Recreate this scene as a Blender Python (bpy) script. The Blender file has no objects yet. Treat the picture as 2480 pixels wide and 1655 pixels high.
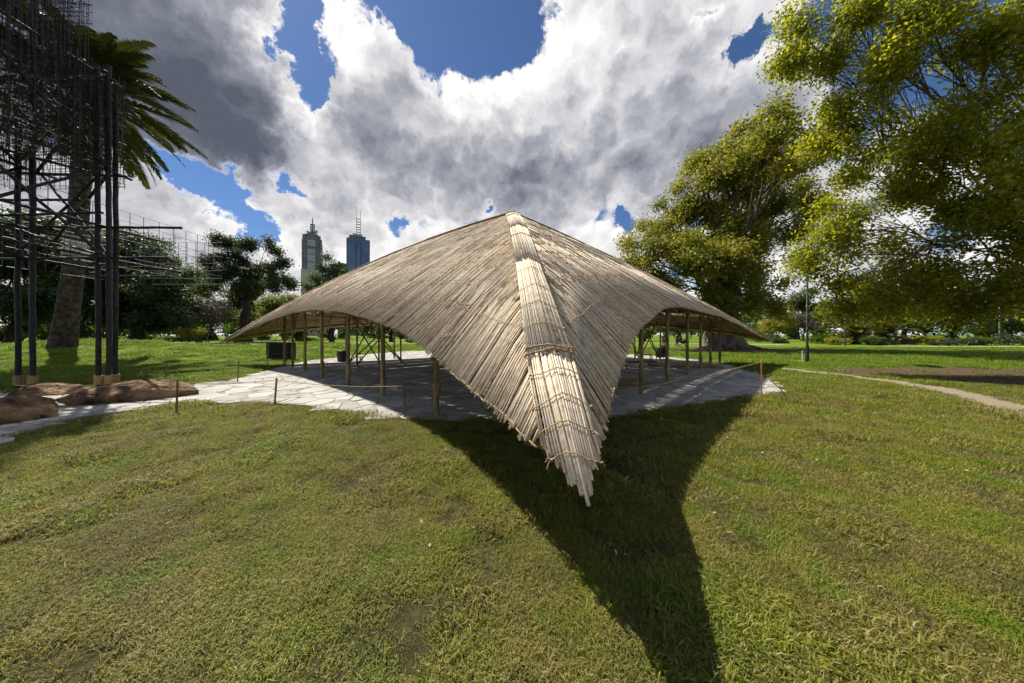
import bpy, math, random, os
import numpy as np
from mathutils import Vector, Matrix
SC = bpy.context.scene
COL = SC.collection
random.seed(7)
DEV = os.environ.get('SCENE_DEV', '')

# ------------------------------------------------------------------ camera
HC = 1.5                      # eye height, metres
FPX = 689.0                   # focal length in pixels of the 2480 px photograph (a 10 mm lens)
HOR = 812.0                   # row of the horizon
cam = bpy.data.cameras.new('camera'); camo = bpy.data.objects.new('camera', cam); COL.objects.link(camo)
cam.sensor_width = 36.0; cam.lens = 36.0*FPX/2480.0
cam.shift_y = -15.5/2480.0
cam.clip_start = 0.05; cam.clip_end = 9000
camo.location = (0, 0, HC); camo.rotation_euler = (math.radians(90), 0, 0)
SC.camera = camo
# ------------------------------------------------------------------ light
KS = 0.68
SUN = Vector((-0.79*KS, 0.61*KS, 1.0)).normalized()      # towards the sun
SUN_EL = math.asin(SUN.z); SUN_AZ = math.atan2(SUN.x, SUN.y)
sl = bpy.data.lights.new('sun', 'SUN'); slo = bpy.data.objects.new('sun', sl); COL.objects.link(slo)
sl.energy = 4.4; sl.angle = math.radians(0.55); sl.color = (1.0, 0.94, 0.84)
slo.rotation_euler = (-SUN).to_track_quat('-Z', 'Y').to_euler(); slo.location = (-30, 25, 60)
SC.view_settings.view_transform = 'Standard'; SC.view_settings.look = 'None'
SC.view_settings.exposure = 1.08; SC.view_settings.gamma = 1.0

class NT:
    """small helper to write node trees"""
    def __init__(s, tree): s.t = tree
    def node(s, ty, **kw):
        n = s.t.nodes.new(ty)
        for k, v in kw.items(): setattr(n, k, v)
        return n
    def put(s, sock, v):
        if isinstance(v, bpy.types.NodeSocket): s.t.links.new(v, sock)
        else: sock.default_value = v
    def m(s, op, a, b=None, c=None, clamp=False):
        n = s.node('ShaderNodeMath', operation=op, use_clamp=clamp)
        for i, v in enumerate((a, b, c)):
            if v is not None: s.put(n.inputs[i], v)
        return n.outputs[0]
    def v(s, op, a, b=None, sc=None):
        n = s.node('ShaderNodeVectorMath', operation=op)
        s.put(n.inputs[0], a)
        if b is not None: s.put(n.inputs[1], b)
        if sc is not None: s.put(n.inputs['Scale'], sc)
        return n.outputs['Value'] if op in ('DOT_PRODUCT', 'LENGTH', 'DISTANCE') else n.outputs[0]
    def noise(s, vec, scale, detail=4, rough=0.55, dist=0.0, col=False):
        n = s.node('ShaderNodeTexNoise'); n.noise_dimensions = '3D'
        s.put(n.inputs['Vector'], vec); n.inputs['Scale'].default_value = scale
        n.inputs['Detail'].default_value = detail; n.inputs['Roughness'].default_value = rough
        n.inputs['Distortion'].default_value = dist
        return n.outputs['Color'] if col else n.outputs[0]
    def smooth(s, x, a, b, lo=0.0, hi=1.0):
        n = s.node('ShaderNodeMapRange', interpolation_type='SMOOTHSTEP', clamp=True)
        s.put(n.inputs['Value'], x)
        for k, v in zip(('From Min', 'From Max', 'To Min', 'To Max'), (a, b, lo, hi)): s.put(n.inputs[k], v)
        return n.outputs[0]
    def mix(s, f, a, b, mode='MIX'):
        n = s.node('ShaderNodeMix', data_type='RGBA', blend_type=mode)
        s.put(n.inputs[0], f)
        for i, v in ((6, a), (7, b)):
            if not isinstance(v, bpy.types.NodeSocket): v = (*v, 1.0) if len(v) == 3 else v
            s.put(n.inputs[i], v)
        return n.outputs[2]
    def ramp(s, x, stops):
        n = s.node('ShaderNodeValToRGB'); r = n.color_ramp
        while len(r.elements) > len(stops): r.elements.remove(r.elements[-1])
        while len(r.elements) < len(stops): r.elements.new(0.5)
        for e, (p, c) in zip(r.elements, stops): e.position = p; e.color = (*c, 1.0)
        s.put(n.inputs[0], x); return n.outputs[0]

def direction(px, py):
    v = Vector(((px-1240)/FPX, 1.0, (HOR-py)/FPX)); return v.normalized()

# ------------------------------------------------------------------ sky with broken cumulus cloud
W = bpy.data.worlds.new('World'); SC.world = W; W.use_nodes = True
def build_sky():
    t = W.node_tree; t.nodes.clear(); n = NT(t)
    sky = n.node('ShaderNodeTexSky', sky_type='NISHITA')
    sky.sun_disc = False; sky.sun_elevation = SUN_EL; sky.sun_rotation = SUN_AZ
    sky.air_density = 0.8; sky.dust_density = 0.2; sky.ozone_density = 3.0
    d = n.node('ShaderNodeTexCoord').outputs['Generated']
    w1 = n.noise(d, 7.0, 7, 0.66, col=True)
    dw = n.v('ADD', d, n.v('SCALE', n.v('SUBTRACT', w1, (0.5, 0.5, 0.5)), sc=0.095))
    def fbm(vec): return n.noise(vec, 7.5, 7, 0.60)
    def puff(vec):
        """rounded cauliflower heads"""
        v = n.node('ShaderNodeTexVoronoi', feature='F1', voronoi_dimensions='3D', normalize=False)
        n.put(v.inputs['Vector'], vec); v.inputs['Scale'].default_value = 10.0; v.inputs['Detail'].default_value = 2.0; v.inputs['Roughness'].default_value = 0.45; v.inputs['Lacunarity'].default_value = 2.3
        return n.m('SUBTRACT', 0.95, v.outputs['Distance'])
    dv = n.v('ADD', d, n.v('SCALE', n.v('SUBTRACT', w1, (0.5, 0.5, 0.5)), sc=0.14))
    up = tuple(0.030*c for c in Vector((-0.40, 0.0, 0.92)).normalized())
    f0 = fbm(dw); p0 = puff(dv); p1 = puff(n.v('ADD', dv, up))
    big = n.noise(d, 1.6, 2, 0.5)
    dn = n.v('NORMALIZE', n.v('ADD', d, n.v('SCALE', n.v('SUBTRACT', w1, (0.5, 0.5, 0.5)), sc=0.23)))
    def blobs(lst):
        tot = None
        for (px, py, rad, amp) in lst:
            c = direction(px, py); k = 1.0/(1-math.cos(math.radians(rad)))
            e = n.m('EXPONENT', n.m('MULTIPLY_ADD', n.v('DOT_PRODUCT', dn, tuple(c)), k, math.log(abs(amp))-k))
            tot = e if tot is None else n.m('ADD', tot, e)
        return tot
    mask = n.m('ADD', n.m('MINIMUM', blobs(SKY_MASK), 0.85), n.m('MULTIPLY', n.m('MINIMUM', blobs(SKY_OPEN), 1.35), -1.0)); dark = blobs(SKY_DARK); lite = blobs(SKY_LITE)
    lump = n.m('ADD', n.m('MULTIPLY', n.m('SUBTRACT', f0, 0.5), 1.25), n.m('MULTIPLY', n.m('SUBTRACT', p0, 0.15), 0.75))
    field = n.m('ADD', lump, n.m('MULTIPLY', n.m('SUBTRACT', big, 0.44), 0.25))
    field = n.m('ADD', field, mask)
    el = n.node('ShaderNodeSeparateXYZ'); n.put(el.inputs[0], d); z = el.outputs[2]
    field = n.m('ADD', field, n.smooth(z, 0.5, 0.0, 0.04, 0.22))              # more cloud stacked towards the horizon
    alpha = n.smooth(field, -0.04, 0.30)
    thick = n.smooth(field, 0.15, 1.35)
    rel = n.m('ADD', n.m('MULTIPLY', n.m('SUBTRACT', p0, p1), 0.42), n.m('MULTIPLY', n.m('SUBTRACT', f0, 0.5), 0.30))   # heads lit from above
    shade = n.m('SUBTRACT', 1.0, n.m('MULTIPLY', thick, 0.30))
    shade = n.m('ADD', shade, rel)
    shade = n.m('SUBTRACT', shade, n.m('MULTIPLY', dark, n.smooth(field, 0.0, 0.35, 0.35, 1.0))); shade = n.m('ADD', shade, lite)
    shade = n.m('MINIMUM', n.m('MAXIMUM', shade, 0.05), 1.0)
    ccol = n.ramp(shade, [(0.0, (0.085, 0.098, 0.135)), (0.30, (0.19, 0.205, 0.255)), (0.55, (0.39, 0.40, 0.45)), (0.8, (0.72, 0.715, 0.735)), (1.0, (0.99, 0.975, 0.96))])
    K = SKY_STRENGTH
    ccol = n.v('SCALE', ccol, sc=CLOUD_LEVEL/K)
    skyc = n.mix(1.0, sky.outputs[0], (0.68, 0.84, 1.02), 'MULTIPLY')
    col = n.mix(alpha, skyc, ccol)
    bg = n.node('ShaderNodeBackground'); n.put(bg.inputs[0], col); bg.inputs[1].default_value = K
    out = n.node('ShaderNodeOutputWorld'); t.links.new(bg.outputs[0], out.inputs[0])
SKY_STRENGTH = 0.05; CLOUD_LEVEL = 0.49
# (column, row, radius in degrees, amount): where cloud gathers (+) and where the sky opens (-)
SKY_MASK = [(430, 330, 9, .5), (330, 130, 20, .8), (580, 330, 9, .4), (560, 120, 6, .3), (885, 130, 4, .7), (880, 190, 7, .5), (880, 330, 12, .5), (1150, 340, 12, .5), (1420, 250, 13, .55),
            (1650, 320, 15, .5), (1480, 40, 8, .5), (1250, 450, 10, .4), (1950, 420, 16, .4), (760, 560, 10, .5), (620, 400, 6, .4), (940, 480, 7, .4), (1600, 120, 9, .5), (200, 560, 14, .4), (420, 520, 8, .3), (1300, 560, 10, .3), (1760, 220, 8, .6), (1700, 100, 6, .5)]
SKY_OPEN = [(1130, 10, 6.8, -1.2), (1030, -90, 9, -1.1), (850, -70, 4.0, -1.0), (1280, 40, 3, -.6), (722, 60, 2.6, -1.2), (725, 150, 2.6, -1.2), (735, 225, 2.0, -1.1), (715, -40, 3.2, -1.2), (1190, 115, 2.6, -.7),
            (1800, 105, 2.4, -1.1), (1690, 30, 1.4, -.9), (2040, 40, 4.5, -.9), (2350, 60, 8, -.8), (550, 475, 3.4, -1.3), (455, 425, 2.7, -1.2), (695, 440, 2.3, -1.1), (625, 558, 2.4, -1.1), (380, 400, 1.6, -.8),
            (90, 345, 3.0, -1.1), (970, 540, 1.9, -1.1), (1185, 514, 1.2, -.9), (1500, 545, 1.6, -.9)]
SKY_DARK = [(300, 120, 20, .52), (560, 350, 7, .30), (440, 340, 9, .22), (1270, 450, 9, .36), (1050, 400, 9, .24), (1540, 420, 10, .26), (1790, 320, 10, .26), (890, 290, 6, .18), (1950, 500, 12, .2)]
SKY_LITE = [(690, 260, 4, .30), (860, 80, 5, .2), (1200, 190, 6, .28), (1380, 120, 6, .2), (760, 330, 4, .30), (640, 500, 7, .12), (850, 570, 9, .1), (560, 520, 8, .2), (300, 480, 7, .1), (655, 80, 2.5, .4)]
build_sky()
W.cycles.sampling_method = 'MANUAL'; W.cycles.sample_map_resolution = 256
SC.cycles.max_bounces = 7; SC.cycles.diffuse_bounces = 3; SC.cycles.glossy_bounces = 2; SC.cycles.transmission_bounces = 3; SC.cycles.transparent_max_bounces = 4
SC.cycles.adaptive_threshold = 0.035; SC.cycles.caustics_reflective = False; SC.cycles.caustics_refractive = False

# ------------------------------------------------------------------ mesh helpers
def mesh_np(name, V, polys, attrs=None, smooth=False):
    """V: (n,3) array; polys: list of (m,k) index arrays"""
    V = np.asarray(V, dtype=np.float32).reshape(-1, 3)
    me = bpy.data.meshes.new(name)
    polys = [np.asarray(p, dtype=np.int32) for p in polys if len(p)]
    me.vertices.add(len(V)); me.vertices.foreach_set('co', V.ravel())
    nl = sum(p.size for p in polys); nf = sum(len(p) for p in polys)
    me.loops.add(nl); me.polygons.add(nf)
    li = np.concatenate([p.ravel() for p in polys]); me.loops.foreach_set('vertex_index', li)
    tot = np.concatenate([np.full(len(p), p.shape[1], dtype=np.int32) for p in polys])
    st = np.concatenate([[0], np.cumsum(tot)[:-1]]).astype(np.int32)
    me.polygons.foreach_set('loop_start', st); me.polygons.foreach_set('loop_total', tot)
    if smooth: me.polygons.foreach_set('use_smooth', np.ones(nf, dtype=bool))
    for k, a in (attrs or {}).items():
        at = me.attributes.new(k, 'FLOAT', 'POINT'); at.data.foreach_set('value', np.asarray(a, dtype=np.float32))
    me.update(calc_edges=True); me.validate()
    return me
def obj(name, me, mat=None, parent=None, loc=None, rot=None):
    o = bpy.data.objects.new(name, me); COL.objects.link(o)
    if mat is not None and me is not None:
        if not me.materials: me.materials.append(mat)
    if parent is not None: o.parent = parent
    if loc is not None: o.location = loc
    if rot is not None: o.rotation_euler = rot
    return o
def empty(name, loc, rz=0.0):
    o = bpy.data.objects.new(name, None); COL.objects.link(o); o.location = loc; o.rotation_euler = (0, 0, rz)
    o.empty_display_size = 0.2; return o
def tag(o, label, cat, group=None):
    o['label'] = label; o['category'] = cat
    if group: o['group'] = group
    return o
def struct(o): o['kind'] = 'structure'; return o
def stuff(o): o['kind'] = 'stuff'; return o

class MB:
    """collects primitive shapes into one mesh"""
    def __init__(s): s.V = []; s.F = []; s.n = 0
    def add(s, V, F):
        V = np.asarray(V, dtype=float); s.V.append(V)
        s.F += [tuple(int(i)+s.n for i in f) for f in F]; s.n += len(V); return s
    def box(s, c, size, rz=0.0, R=None):
        x, y, z = (q/2 for q in size)
        V = np.array([(a*x, b*y, e*z) for e in (-1, 1) for a, b in ((-1, -1), (1, -1), (1, 1), (-1, 1))])
        if R is None: R = np.array(Matrix.Rotation(rz, 3, 'Z'))
        return s.add(V @ np.array(R).T + np.array(c), [(3, 2, 1, 0), (4, 5, 6, 7), (0, 1, 5, 4), (1, 2, 6, 5), (2, 3, 7, 6), (3, 0, 4, 7)])
    def tube(s, pts, rad, sides=8, cap=True):
        P = np.asarray(pts, dtype=float); n = len(P)
        r = np.full(n, rad, dtype=float) if np.isscalar(rad) else np.asarray(rad, dtype=float)
        T = np.gradient(P, axis=0); T /= np.linalg.norm(T, axis=1)[:, None]+1e-12
        u = np.cross(T[0], (0, 0, 1.0)); 
        if np.linalg.norm(u) < 0.05: u = np.cross(T[0], (1.0, 0, 0))
        u /= np.linalg.norm(u); V = []
        ang = np.linspace(0, 2*math.pi, sides, endpoint=False)
        for i in range(n):
            u = u - T[i]*np.dot(u, T[i]); u /= np.linalg.norm(u)+1e-12; w = np.cross(T[i], u)
            V.append(P[i]+r[i]*(np.cos(ang)[:, None]*u+np.sin(ang)[:, None]*w))
        F = [(i*sides+j, i*sides+(j+1) % sides, (i+1)*sides+(j+1) % sides, (i+1)*sides+j) for i in range(n-1) for j in range(sides)]
        if cap: F += [tuple(range(sides))[::-1], tuple((n-1)*sides+j for j in range(sides))]
        return s.add(np.concatenate(V), F)
    def blob(s, c, r, seed=0, rough=0.0, nu=10, nv=7):
        """a closed lumpy ellipsoid"""
        rg = np.random.default_rng(seed); c = np.asarray(c, float); r = np.asarray(r, float)*np.ones(3)
        ph = rg.uniform(0, 6.28, (6, 3)); fr = rg.uniform(1.2, 4.0, (6, 3))
        def lump(d): return sum(np.sin(d @ fr[k]*1.3+ph[k, 0]) for k in range(6))/6
        V = [(0, 0, -1)]
        for i in range(1, nv):
            th = math.pi*i/nv
            for j in range(nu):
                a = 2*math.pi*j/nu; V.append((math.sin(th)*math.cos(a), math.sin(th)*math.sin(a), -math.cos(th)))
        V.append((0, 0, 1)); V = np.array(V)
        V = V*(1+rough*lump(V*2))[:, None]
        F = [(0, 1+(j+1) % nu, 1+j) for j in range(nu)]
        for i in range(nv-2):
            for j in range(nu):
                a = 1+i*nu; F.append((a+j, a+(j+1) % nu, a+nu+(j+1) % nu, a+nu+j))
        l = len(V)-1; a = 1+(nv-2)*nu
        F += [(a+j, a+(j+1) % nu, l) for j in range(nu)]
        return s.add(V*r+c, F)
    def prism(s, poly, z0, z1):
        n = len(poly); V = [(x, y, z0) for x, y in poly]+[(x, y, z1) for x, y in poly]
        F = [tuple(range(n))[::-1], tuple(range(n, 2*n))]+[(i, (i+1) % n, n+(i+1) % n, n+i) for i in range(n)]
        return s.add(V, F)
    def mesh(s, name, smooth=False):
        me = bpy.data.meshes.new(name); me.from_pydata(np.concatenate(s.V).tolist(), [], s.F)
        if smooth: me.polygons.foreach_set('use_smooth', np.ones(len(me.polygons), dtype=bool))
        me.update(); return me
    def build(s, name, mat, parent=None, smooth=False, loc=None): return obj(name, s.mesh(name, smooth), mat, parent, loc)

def ground_at(px, py, h=0.0):
    """the point of level ground (height h) seen at a pixel of the photograph"""
    Z = FPX*(HC-h)/(py-HOR); return np.array([(px-1240)/FPX*Z, Z, h])
def at(px, py, Z): return np.array([(px-1240)/FPX*Z, Z, HC+(HOR-py)/FPX*Z])

# ------------------------------------------------------------------ materials
MATS = {}
def mat(name, cols, rough=0.8, nscale=6.0, detail=5, bump=0.0, bscale=30.0, varw=0.0, transl=0.0, spec=0.3, metal=0.0, stretch=None, coord='Object', bdist=0.02, tcol=None, wave=None):
    """procedural surface: colour ramp driven by noise and, where it exists, the piece's own 'var' value"""
    m = bpy.data.materials.new(name); m.use_nodes = True; t = m.node_tree; t.nodes.clear(); n = NT(t)
    if coord == 'Position': vec = n.node('ShaderNodeNewGeometry').outputs['Position']
    else: vec = n.node('ShaderNodeTexCoord').outputs[coord]
    if stretch: vec = n.v('MULTIPLY', vec, stretch)
    x = n.noise(vec, nscale, detail, 0.6)
    x = n.smooth(x, 0.25, 0.75)
    if varw:
        at_ = n.node('ShaderNodeAttribute', attribute_name='var')
        x = n.m('ADD', n.m('MULTIPLY', x, 1-varw), n.m('MULTIPLY', at_.outputs['Fac'], varw))
    k = len(cols)-1
    col = n.ramp(x, [(0.12+0.76*i/k, c) for i, c in enumerate(cols)])
    p = n.node('ShaderNodeBsdfPrincipled'); n.put(p.inputs['Base Color'], col)
    p.inputs['Roughness'].default_value = rough; p.inputs['Metallic'].default_value = metal
    p.inputs['Specular IOR Level'].default_value = spec
    if bump:
        b = n.node('ShaderNodeBump'); b.inputs['Strength'].default_value = bump; b.inputs['Distance'].default_value = bdist
        h = n.noise(vec, bscale, 5, 0.6)
        if wave:
            wv = n.node('ShaderNodeTexWave', wave_type='BANDS', bands_direction=wave[0]); n.put(wv.inputs['Vector'], vec)
            wv.inputs['Scale'].default_value = wave[1]; wv.inputs['Distortion'].default_value = wave[2]
            h = n.m('ADD', n.m('MULTIPLY', h, 0.5), wv.outputs['Fac'])
        n.put(b.inputs['Height'], h); t.links.new(b.outputs[0], p.inputs['Normal'])
    sh = p.outputs[0]
    if transl:
        tr = n.node('ShaderNodeBsdfTranslucent')
        n.put(tr.inputs[0], n.mix(1.0, col, tcol or (1.35, 1.45, 0.55), 'MULTIPLY'))
        mx = n.node('ShaderNodeMixShader'); mx.inputs[0].default_value = transl
        t.links.new(sh, mx.inputs[1]); t.links.new(tr.outputs[0], mx.inputs[2]); sh = mx.outputs[0]
    o = n.node('ShaderNodeOutputMaterial'); t.links.new(sh, o.inputs[0]); MATS[name] = m
    return m
M_REED = mat('dry reed', [(0.12, 0.088, 0.056), (0.42, 0.335, 0.23), (0.60, 0.50, 0.37), (0.70, 0.61, 0.475)], 0.65, 14, varw=0.62, bump=0.25, bscale=60, spec=0.3, coord='Position', bdist=0.004)
M_MATTING = mat('woven bamboo mat', [(0.16, 0.105, 0.05), (0.33, 0.235, 0.12), (0.42, 0.31, 0.17)], 0.8, 9, bump=0.6, bscale=50, coord='Position', stretch=(1, 1, 1), wave=('DIAGONAL', 9, 4))
M_ROPE = mat('jute rope', [(0.20, 0.13, 0.06), (0.37, 0.26, 0.13), (0.48, 0.36, 0.20)], 0.9, 40, bump=0.8, bscale=180, coord='Position', bdist=0.004)
M_BAMBOO = mat('bamboo pole', [(0.08, 0.062, 0.02), (0.185, 0.14, 0.045), (0.27, 0.205, 0.075)], 0.5, 3, bump=0.1, bscale=30, spec=0.4, stretch=(3, 3, 0.6))
M_LATH = mat('bamboo lath', [(0.12, 0.09, 0.04), (0.28, 0.21, 0.10)], 0.7, 4, bump=0.2)
M_STONE = mat('flagstone', [(0.20, 0.19, 0.17), (0.30, 0.29, 0.265), (0.38, 0.37, 0.345)], 0.85, 2.2, varw=0.55, bump=0.5, bscale=14, coord='Position', bdist=0.01)
M_JOINT = mat('sandy joint', [(0.19, 0.165, 0.12), (0.28, 0.25, 0.19)], 0.95, 9, bump=0.5, coord='Position')
M_BLACK = mat('blackened bamboo', [(0.006, 0.006, 0.007), (0.014, 0.014, 0.016), (0.022, 0.022, 0.024)], 0.55, 5, bump=0.15, spec=0.28)
M_WIRE = mat('black wire', [(0.008, 0.008, 0.01), (0.016, 0.016, 0.018)], 0.5, 5, spec=0.35)
M_ROCK = mat('red brown rock', [(0.03, 0.02, 0.014), (0.10, 0.058, 0.030), (0.20, 0.12, 0.06), (0.30, 0.20, 0.115)], 0.9, 2.6, 9, bump=1.0, bscale=8, coord='Object', bdist=0.08)
M_BARK = mat('grey brown bark', [(0.035, 0.026, 0.02), (0.10, 0.078, 0.06), (0.16, 0.13, 0.105)], 0.95, 3, 7, bump=1.0, bscale=9, stretch=(1, 1, 0.3), bdist=0.05)
M_BARKD = mat('dark bark', [(0.02, 0.015, 0.012), (0.055, 0.042, 0.033)], 0.95, 3, 7, bump=1.0, bscale=9, stretch=(1, 1, 0.3), bdist=0.05)
M_PALMBARK = mat('palm bark', [(0.018, 0.014, 0.011), (0.045, 0.035, 0.026), (0.085, 0.068, 0.05)], 0.95, 4, 7, bump=0.6, bscale=12)
M_WOOD = mat('stake wood', [(0.10, 0.055, 0.025), (0.23, 0.135, 0.06)], 0.8, 8, bump=0.3, stretch=(4, 4, 0.5))
M_WOODO = mat('orange pine stake', [(0.32, 0.15, 0.05), (0.50, 0.26, 0.10)], 0.8, 8, bump=0.3, stretch=(4, 4, 0.5))
M_BOARD = mat('black felt board', [(0.012, 0.012, 0.013), (0.022, 0.022, 0.022)], 0.9, 20, bump=0.2)
M_GREENPOLE = mat('dark green paint', [(0.005, 0.016, 0.010), (0.009, 0.026, 0.016)], 0.6, 5, spec=0.25)
M_LAMPGLASS = mat('pale lamp cover', [(0.62, 0.62, 0.64), (0.72, 0.72, 0.74)], 0.3, 5)
M_DARKMETAL = mat('dark metal', [(0.02, 0.02, 0.022), (0.04, 0.04, 0.042)], 0.5, 6)
M_GREY = mat('grey sheet metal', [(0.24, 0.25, 0.25), (0.36, 0.37, 0.37)], 0.5, 3)
M_WHITE = mat('white paint', [(0.66, 0.66, 0.66), (0.78, 0.78, 0.77)], 0.5, 3)
def leafmat(name, a, b, c, tr=0.45, sp=0.35, tcol=None):
    return mat(name, [a, b, c], 0.5, 0.5, 3, varw=0.75, transl=tr, spec=sp, coord='Position', tcol=tcol)
M_PLANE = leafmat('plane leaf', (0.10, 0.115, 0.010), (0.225, 0.24, 0.018), (0.38, 0.37, 0.055), 0.66, 0.4, (1.45, 1.45, .55))
M_FIG = leafmat('bronze green leaf', (0.075, 0.095, 0.014), (0.19, 0.19, 0.03), (0.32, 0.25, 0.06), 0.5, 0.35)
M_DARKLEAF = leafmat('dark evergreen leaf', (0.016, 0.034, 0.010), (0.036, 0.064, 0.016), (0.07, 0.105, 0.022), 0.4, 0.6)
M_GUM = leafmat('grey green leaf', (0.022, 0.038, 0.017), (0.044, 0.064, 0.026), (0.075, 0.095, 0.04), 0.35, 0.35)
M_MIDLEAF = leafmat('mid green leaf', (0.028, 0.055, 0.01), (0.055, 0.095, 0.014), (0.10, 0.135, 0.02), 0.45, 0.3)
M_PALELEAF = leafmat('pale spring leaf', (0.09, 0.105, 0.03), (0.15, 0.165, 0.05), (0.22, 0.22, 0.085), 0.45, 0.25)
M_YELLOWLEAF = leafmat('yellow green leaf', (0.13, 0.13, 0.01), (0.21, 0.20, 0.016), (0.28, 0.25, 0.03), 0.45, 0.25)
M_TWIG = leafmat('purple grey twig', (0.06, 0.045, 0.042), (0.10, 0.08, 0.07), (0.14, 0.115, 0.10), 0.05, 0.2)
M_PALMLEAF = leafmat('palm leaflet', (0.020, 0.027, 0.008), (0.042, 0.046, 0.013), (0.095, 0.075, 0.02), 0.2, 0.45)
M_PALMLEAFY = leafmat('yellowing palm leaflet', (0.04, 0.055, 0.01), (0.10, 0.10, 0.015), (0.26, 0.17, 0.03), 0.35, 0.4)
# ------------------------------------------------------------------ ground
PAVE_PX = [(-260, 1150), (-100, 1100), (0, 1066), (110, 1038), (200, 1012), (330, 995), (450, 980), (560, 976), (650, 977), (740, 984), (820, 995), (930, 1012), (1020, 1017),
    (1120, 1020), (1250, 1020), (1400, 1015), (1480, 1010), (1560, 1003), (1650, 985), (1740, 973), (1800, 965), (1850, 957), (1885, 951), (1889, 944), (1872, 926), (1840, 908),
    (1790, 891), (1740, 881), (1680, 872), (1600, 864), (1520, 859), (1400, 855), (1250, 851), (1100, 849.5), (1040, 850), (960, 853), (860, 862), (780, 871), (720, 880), (660, 895),
    (600, 912), (540, 925), (470, 936), (380, 940), (217, 942), (100, 949), (0, 957), (-200, 972)]
PAVE = np.array([ground_at(x, y)[:2] for x, y in PAVE_PX])
def inside(poly, P):
    P = np.asarray(P); r = np.zeros(len(P), dtype=bool); n = len(poly); j = n-1
    for i in range(n):
        xi, yi = poly[i]; xj, yj = poly[j]
        c = ((yi > P[:, 1]) != (yj > P[:, 1])) & (P[:, 0] < (xj-xi)*(P[:, 1]-yi)/(yj-yi+1e-12)+xi)
        r ^= c; j = i
    return r
def height(x, y):
    x = np.asarray(x, float); y = np.asarray(y, float)
    g = lambda cx, cy, sx, sy, h: h*np.exp(-(((x-cx)/sx)**2+((y-cy)/sy)**2))
    z = g(-27, 18.5, 9, 4.5, 1.12)+g(-44, 24, 10, 7, .5)+g(-18.5, 26, 6, 4, .72)+g(-5, 42, 15, 6, .55)+g(-12, 33, 9, 5, .25)
    return z
def polydist(P, line):
    best = np.full(len(P), 1e9)
    for a, b in zip(line[:-1], line[1:]):
        a = np.asarray(a[:2]); b = np.asarray(b[:2]); ab = b-a
        t = np.clip(((P-a) @ ab)/(ab @ ab), 0, 1); best = np.minimum(best, np.linalg.norm(P-(a+t[:, None]*ab), axis=1))
    return best
DIRT_PATH = [ground_at(*p) for p in ((1900, 893), (1990, 903), (2080, 914), (2150, 922), (2250, 938), (2350, 958), (2480, 990), (2640, 1040))]
MULCH = [(*(ground_at(2250, 902)[:2]), 4.6, 1.9), (*(ground_at(2450, 905)[:2]), 4.6, 2.6), (*(ground_at(2600, 930)[:2]), 4.0, 2.6), (23.0, 28.0, 8.0, 5.5), (17, 26.5, 5, 2.2)]
def vnoise(P, s, seed=0):
    rg = np.random.default_rng(seed); v = np.zeros(len(P))
    for k in range(9):
        a = rg.uniform(0, 6.28); f = s*rg.uniform(.5, 2.2); ph = rg.uniform(0, 6.28)
        v += np.sin((P[:, 0]*math.cos(a)+P[:, 1]*math.sin(a))*f+ph+1.3*np.sin((P[:, 1]*math.cos(a)-P[:, 0]*math.sin(a))*f*.7+ph*2))
    return v/9
def dirt_at(P):
    P = np.asarray(P)[:, :2]
    d = polydist(P, DIRT_PATH); wid = 0.62+0.45*vnoise(P, 1.5, 3)
    pale = np.clip(1.25-d/np.maximum(wid, .05), 0, 1)
    m = np.zeros(len(P))
    for cx, cy, rx, ry in MULCH:
        q = np.sqrt(((P[:, 0]-cx)/rx)**2+((P[:, 1]-cy)/ry)**2)+.28*vnoise(P, 1.6, 5); m = np.maximum(m, np.clip((1.1-q)*2.5, 0, 1))
    return pale, m
def axis(fine0, fine1, step, far0, far1):
    a = list(np.arange(fine0, fine1+1e-6, step)); d = step
    while a[-1] < far1: d *= 1.25; a.append(a[-1]+d)
    b = []; q = fine0; d = step
    while q > far0: d *= 1.25; q -= d; b.append(q)
    return np.array(b[::-1]+a)
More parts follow.
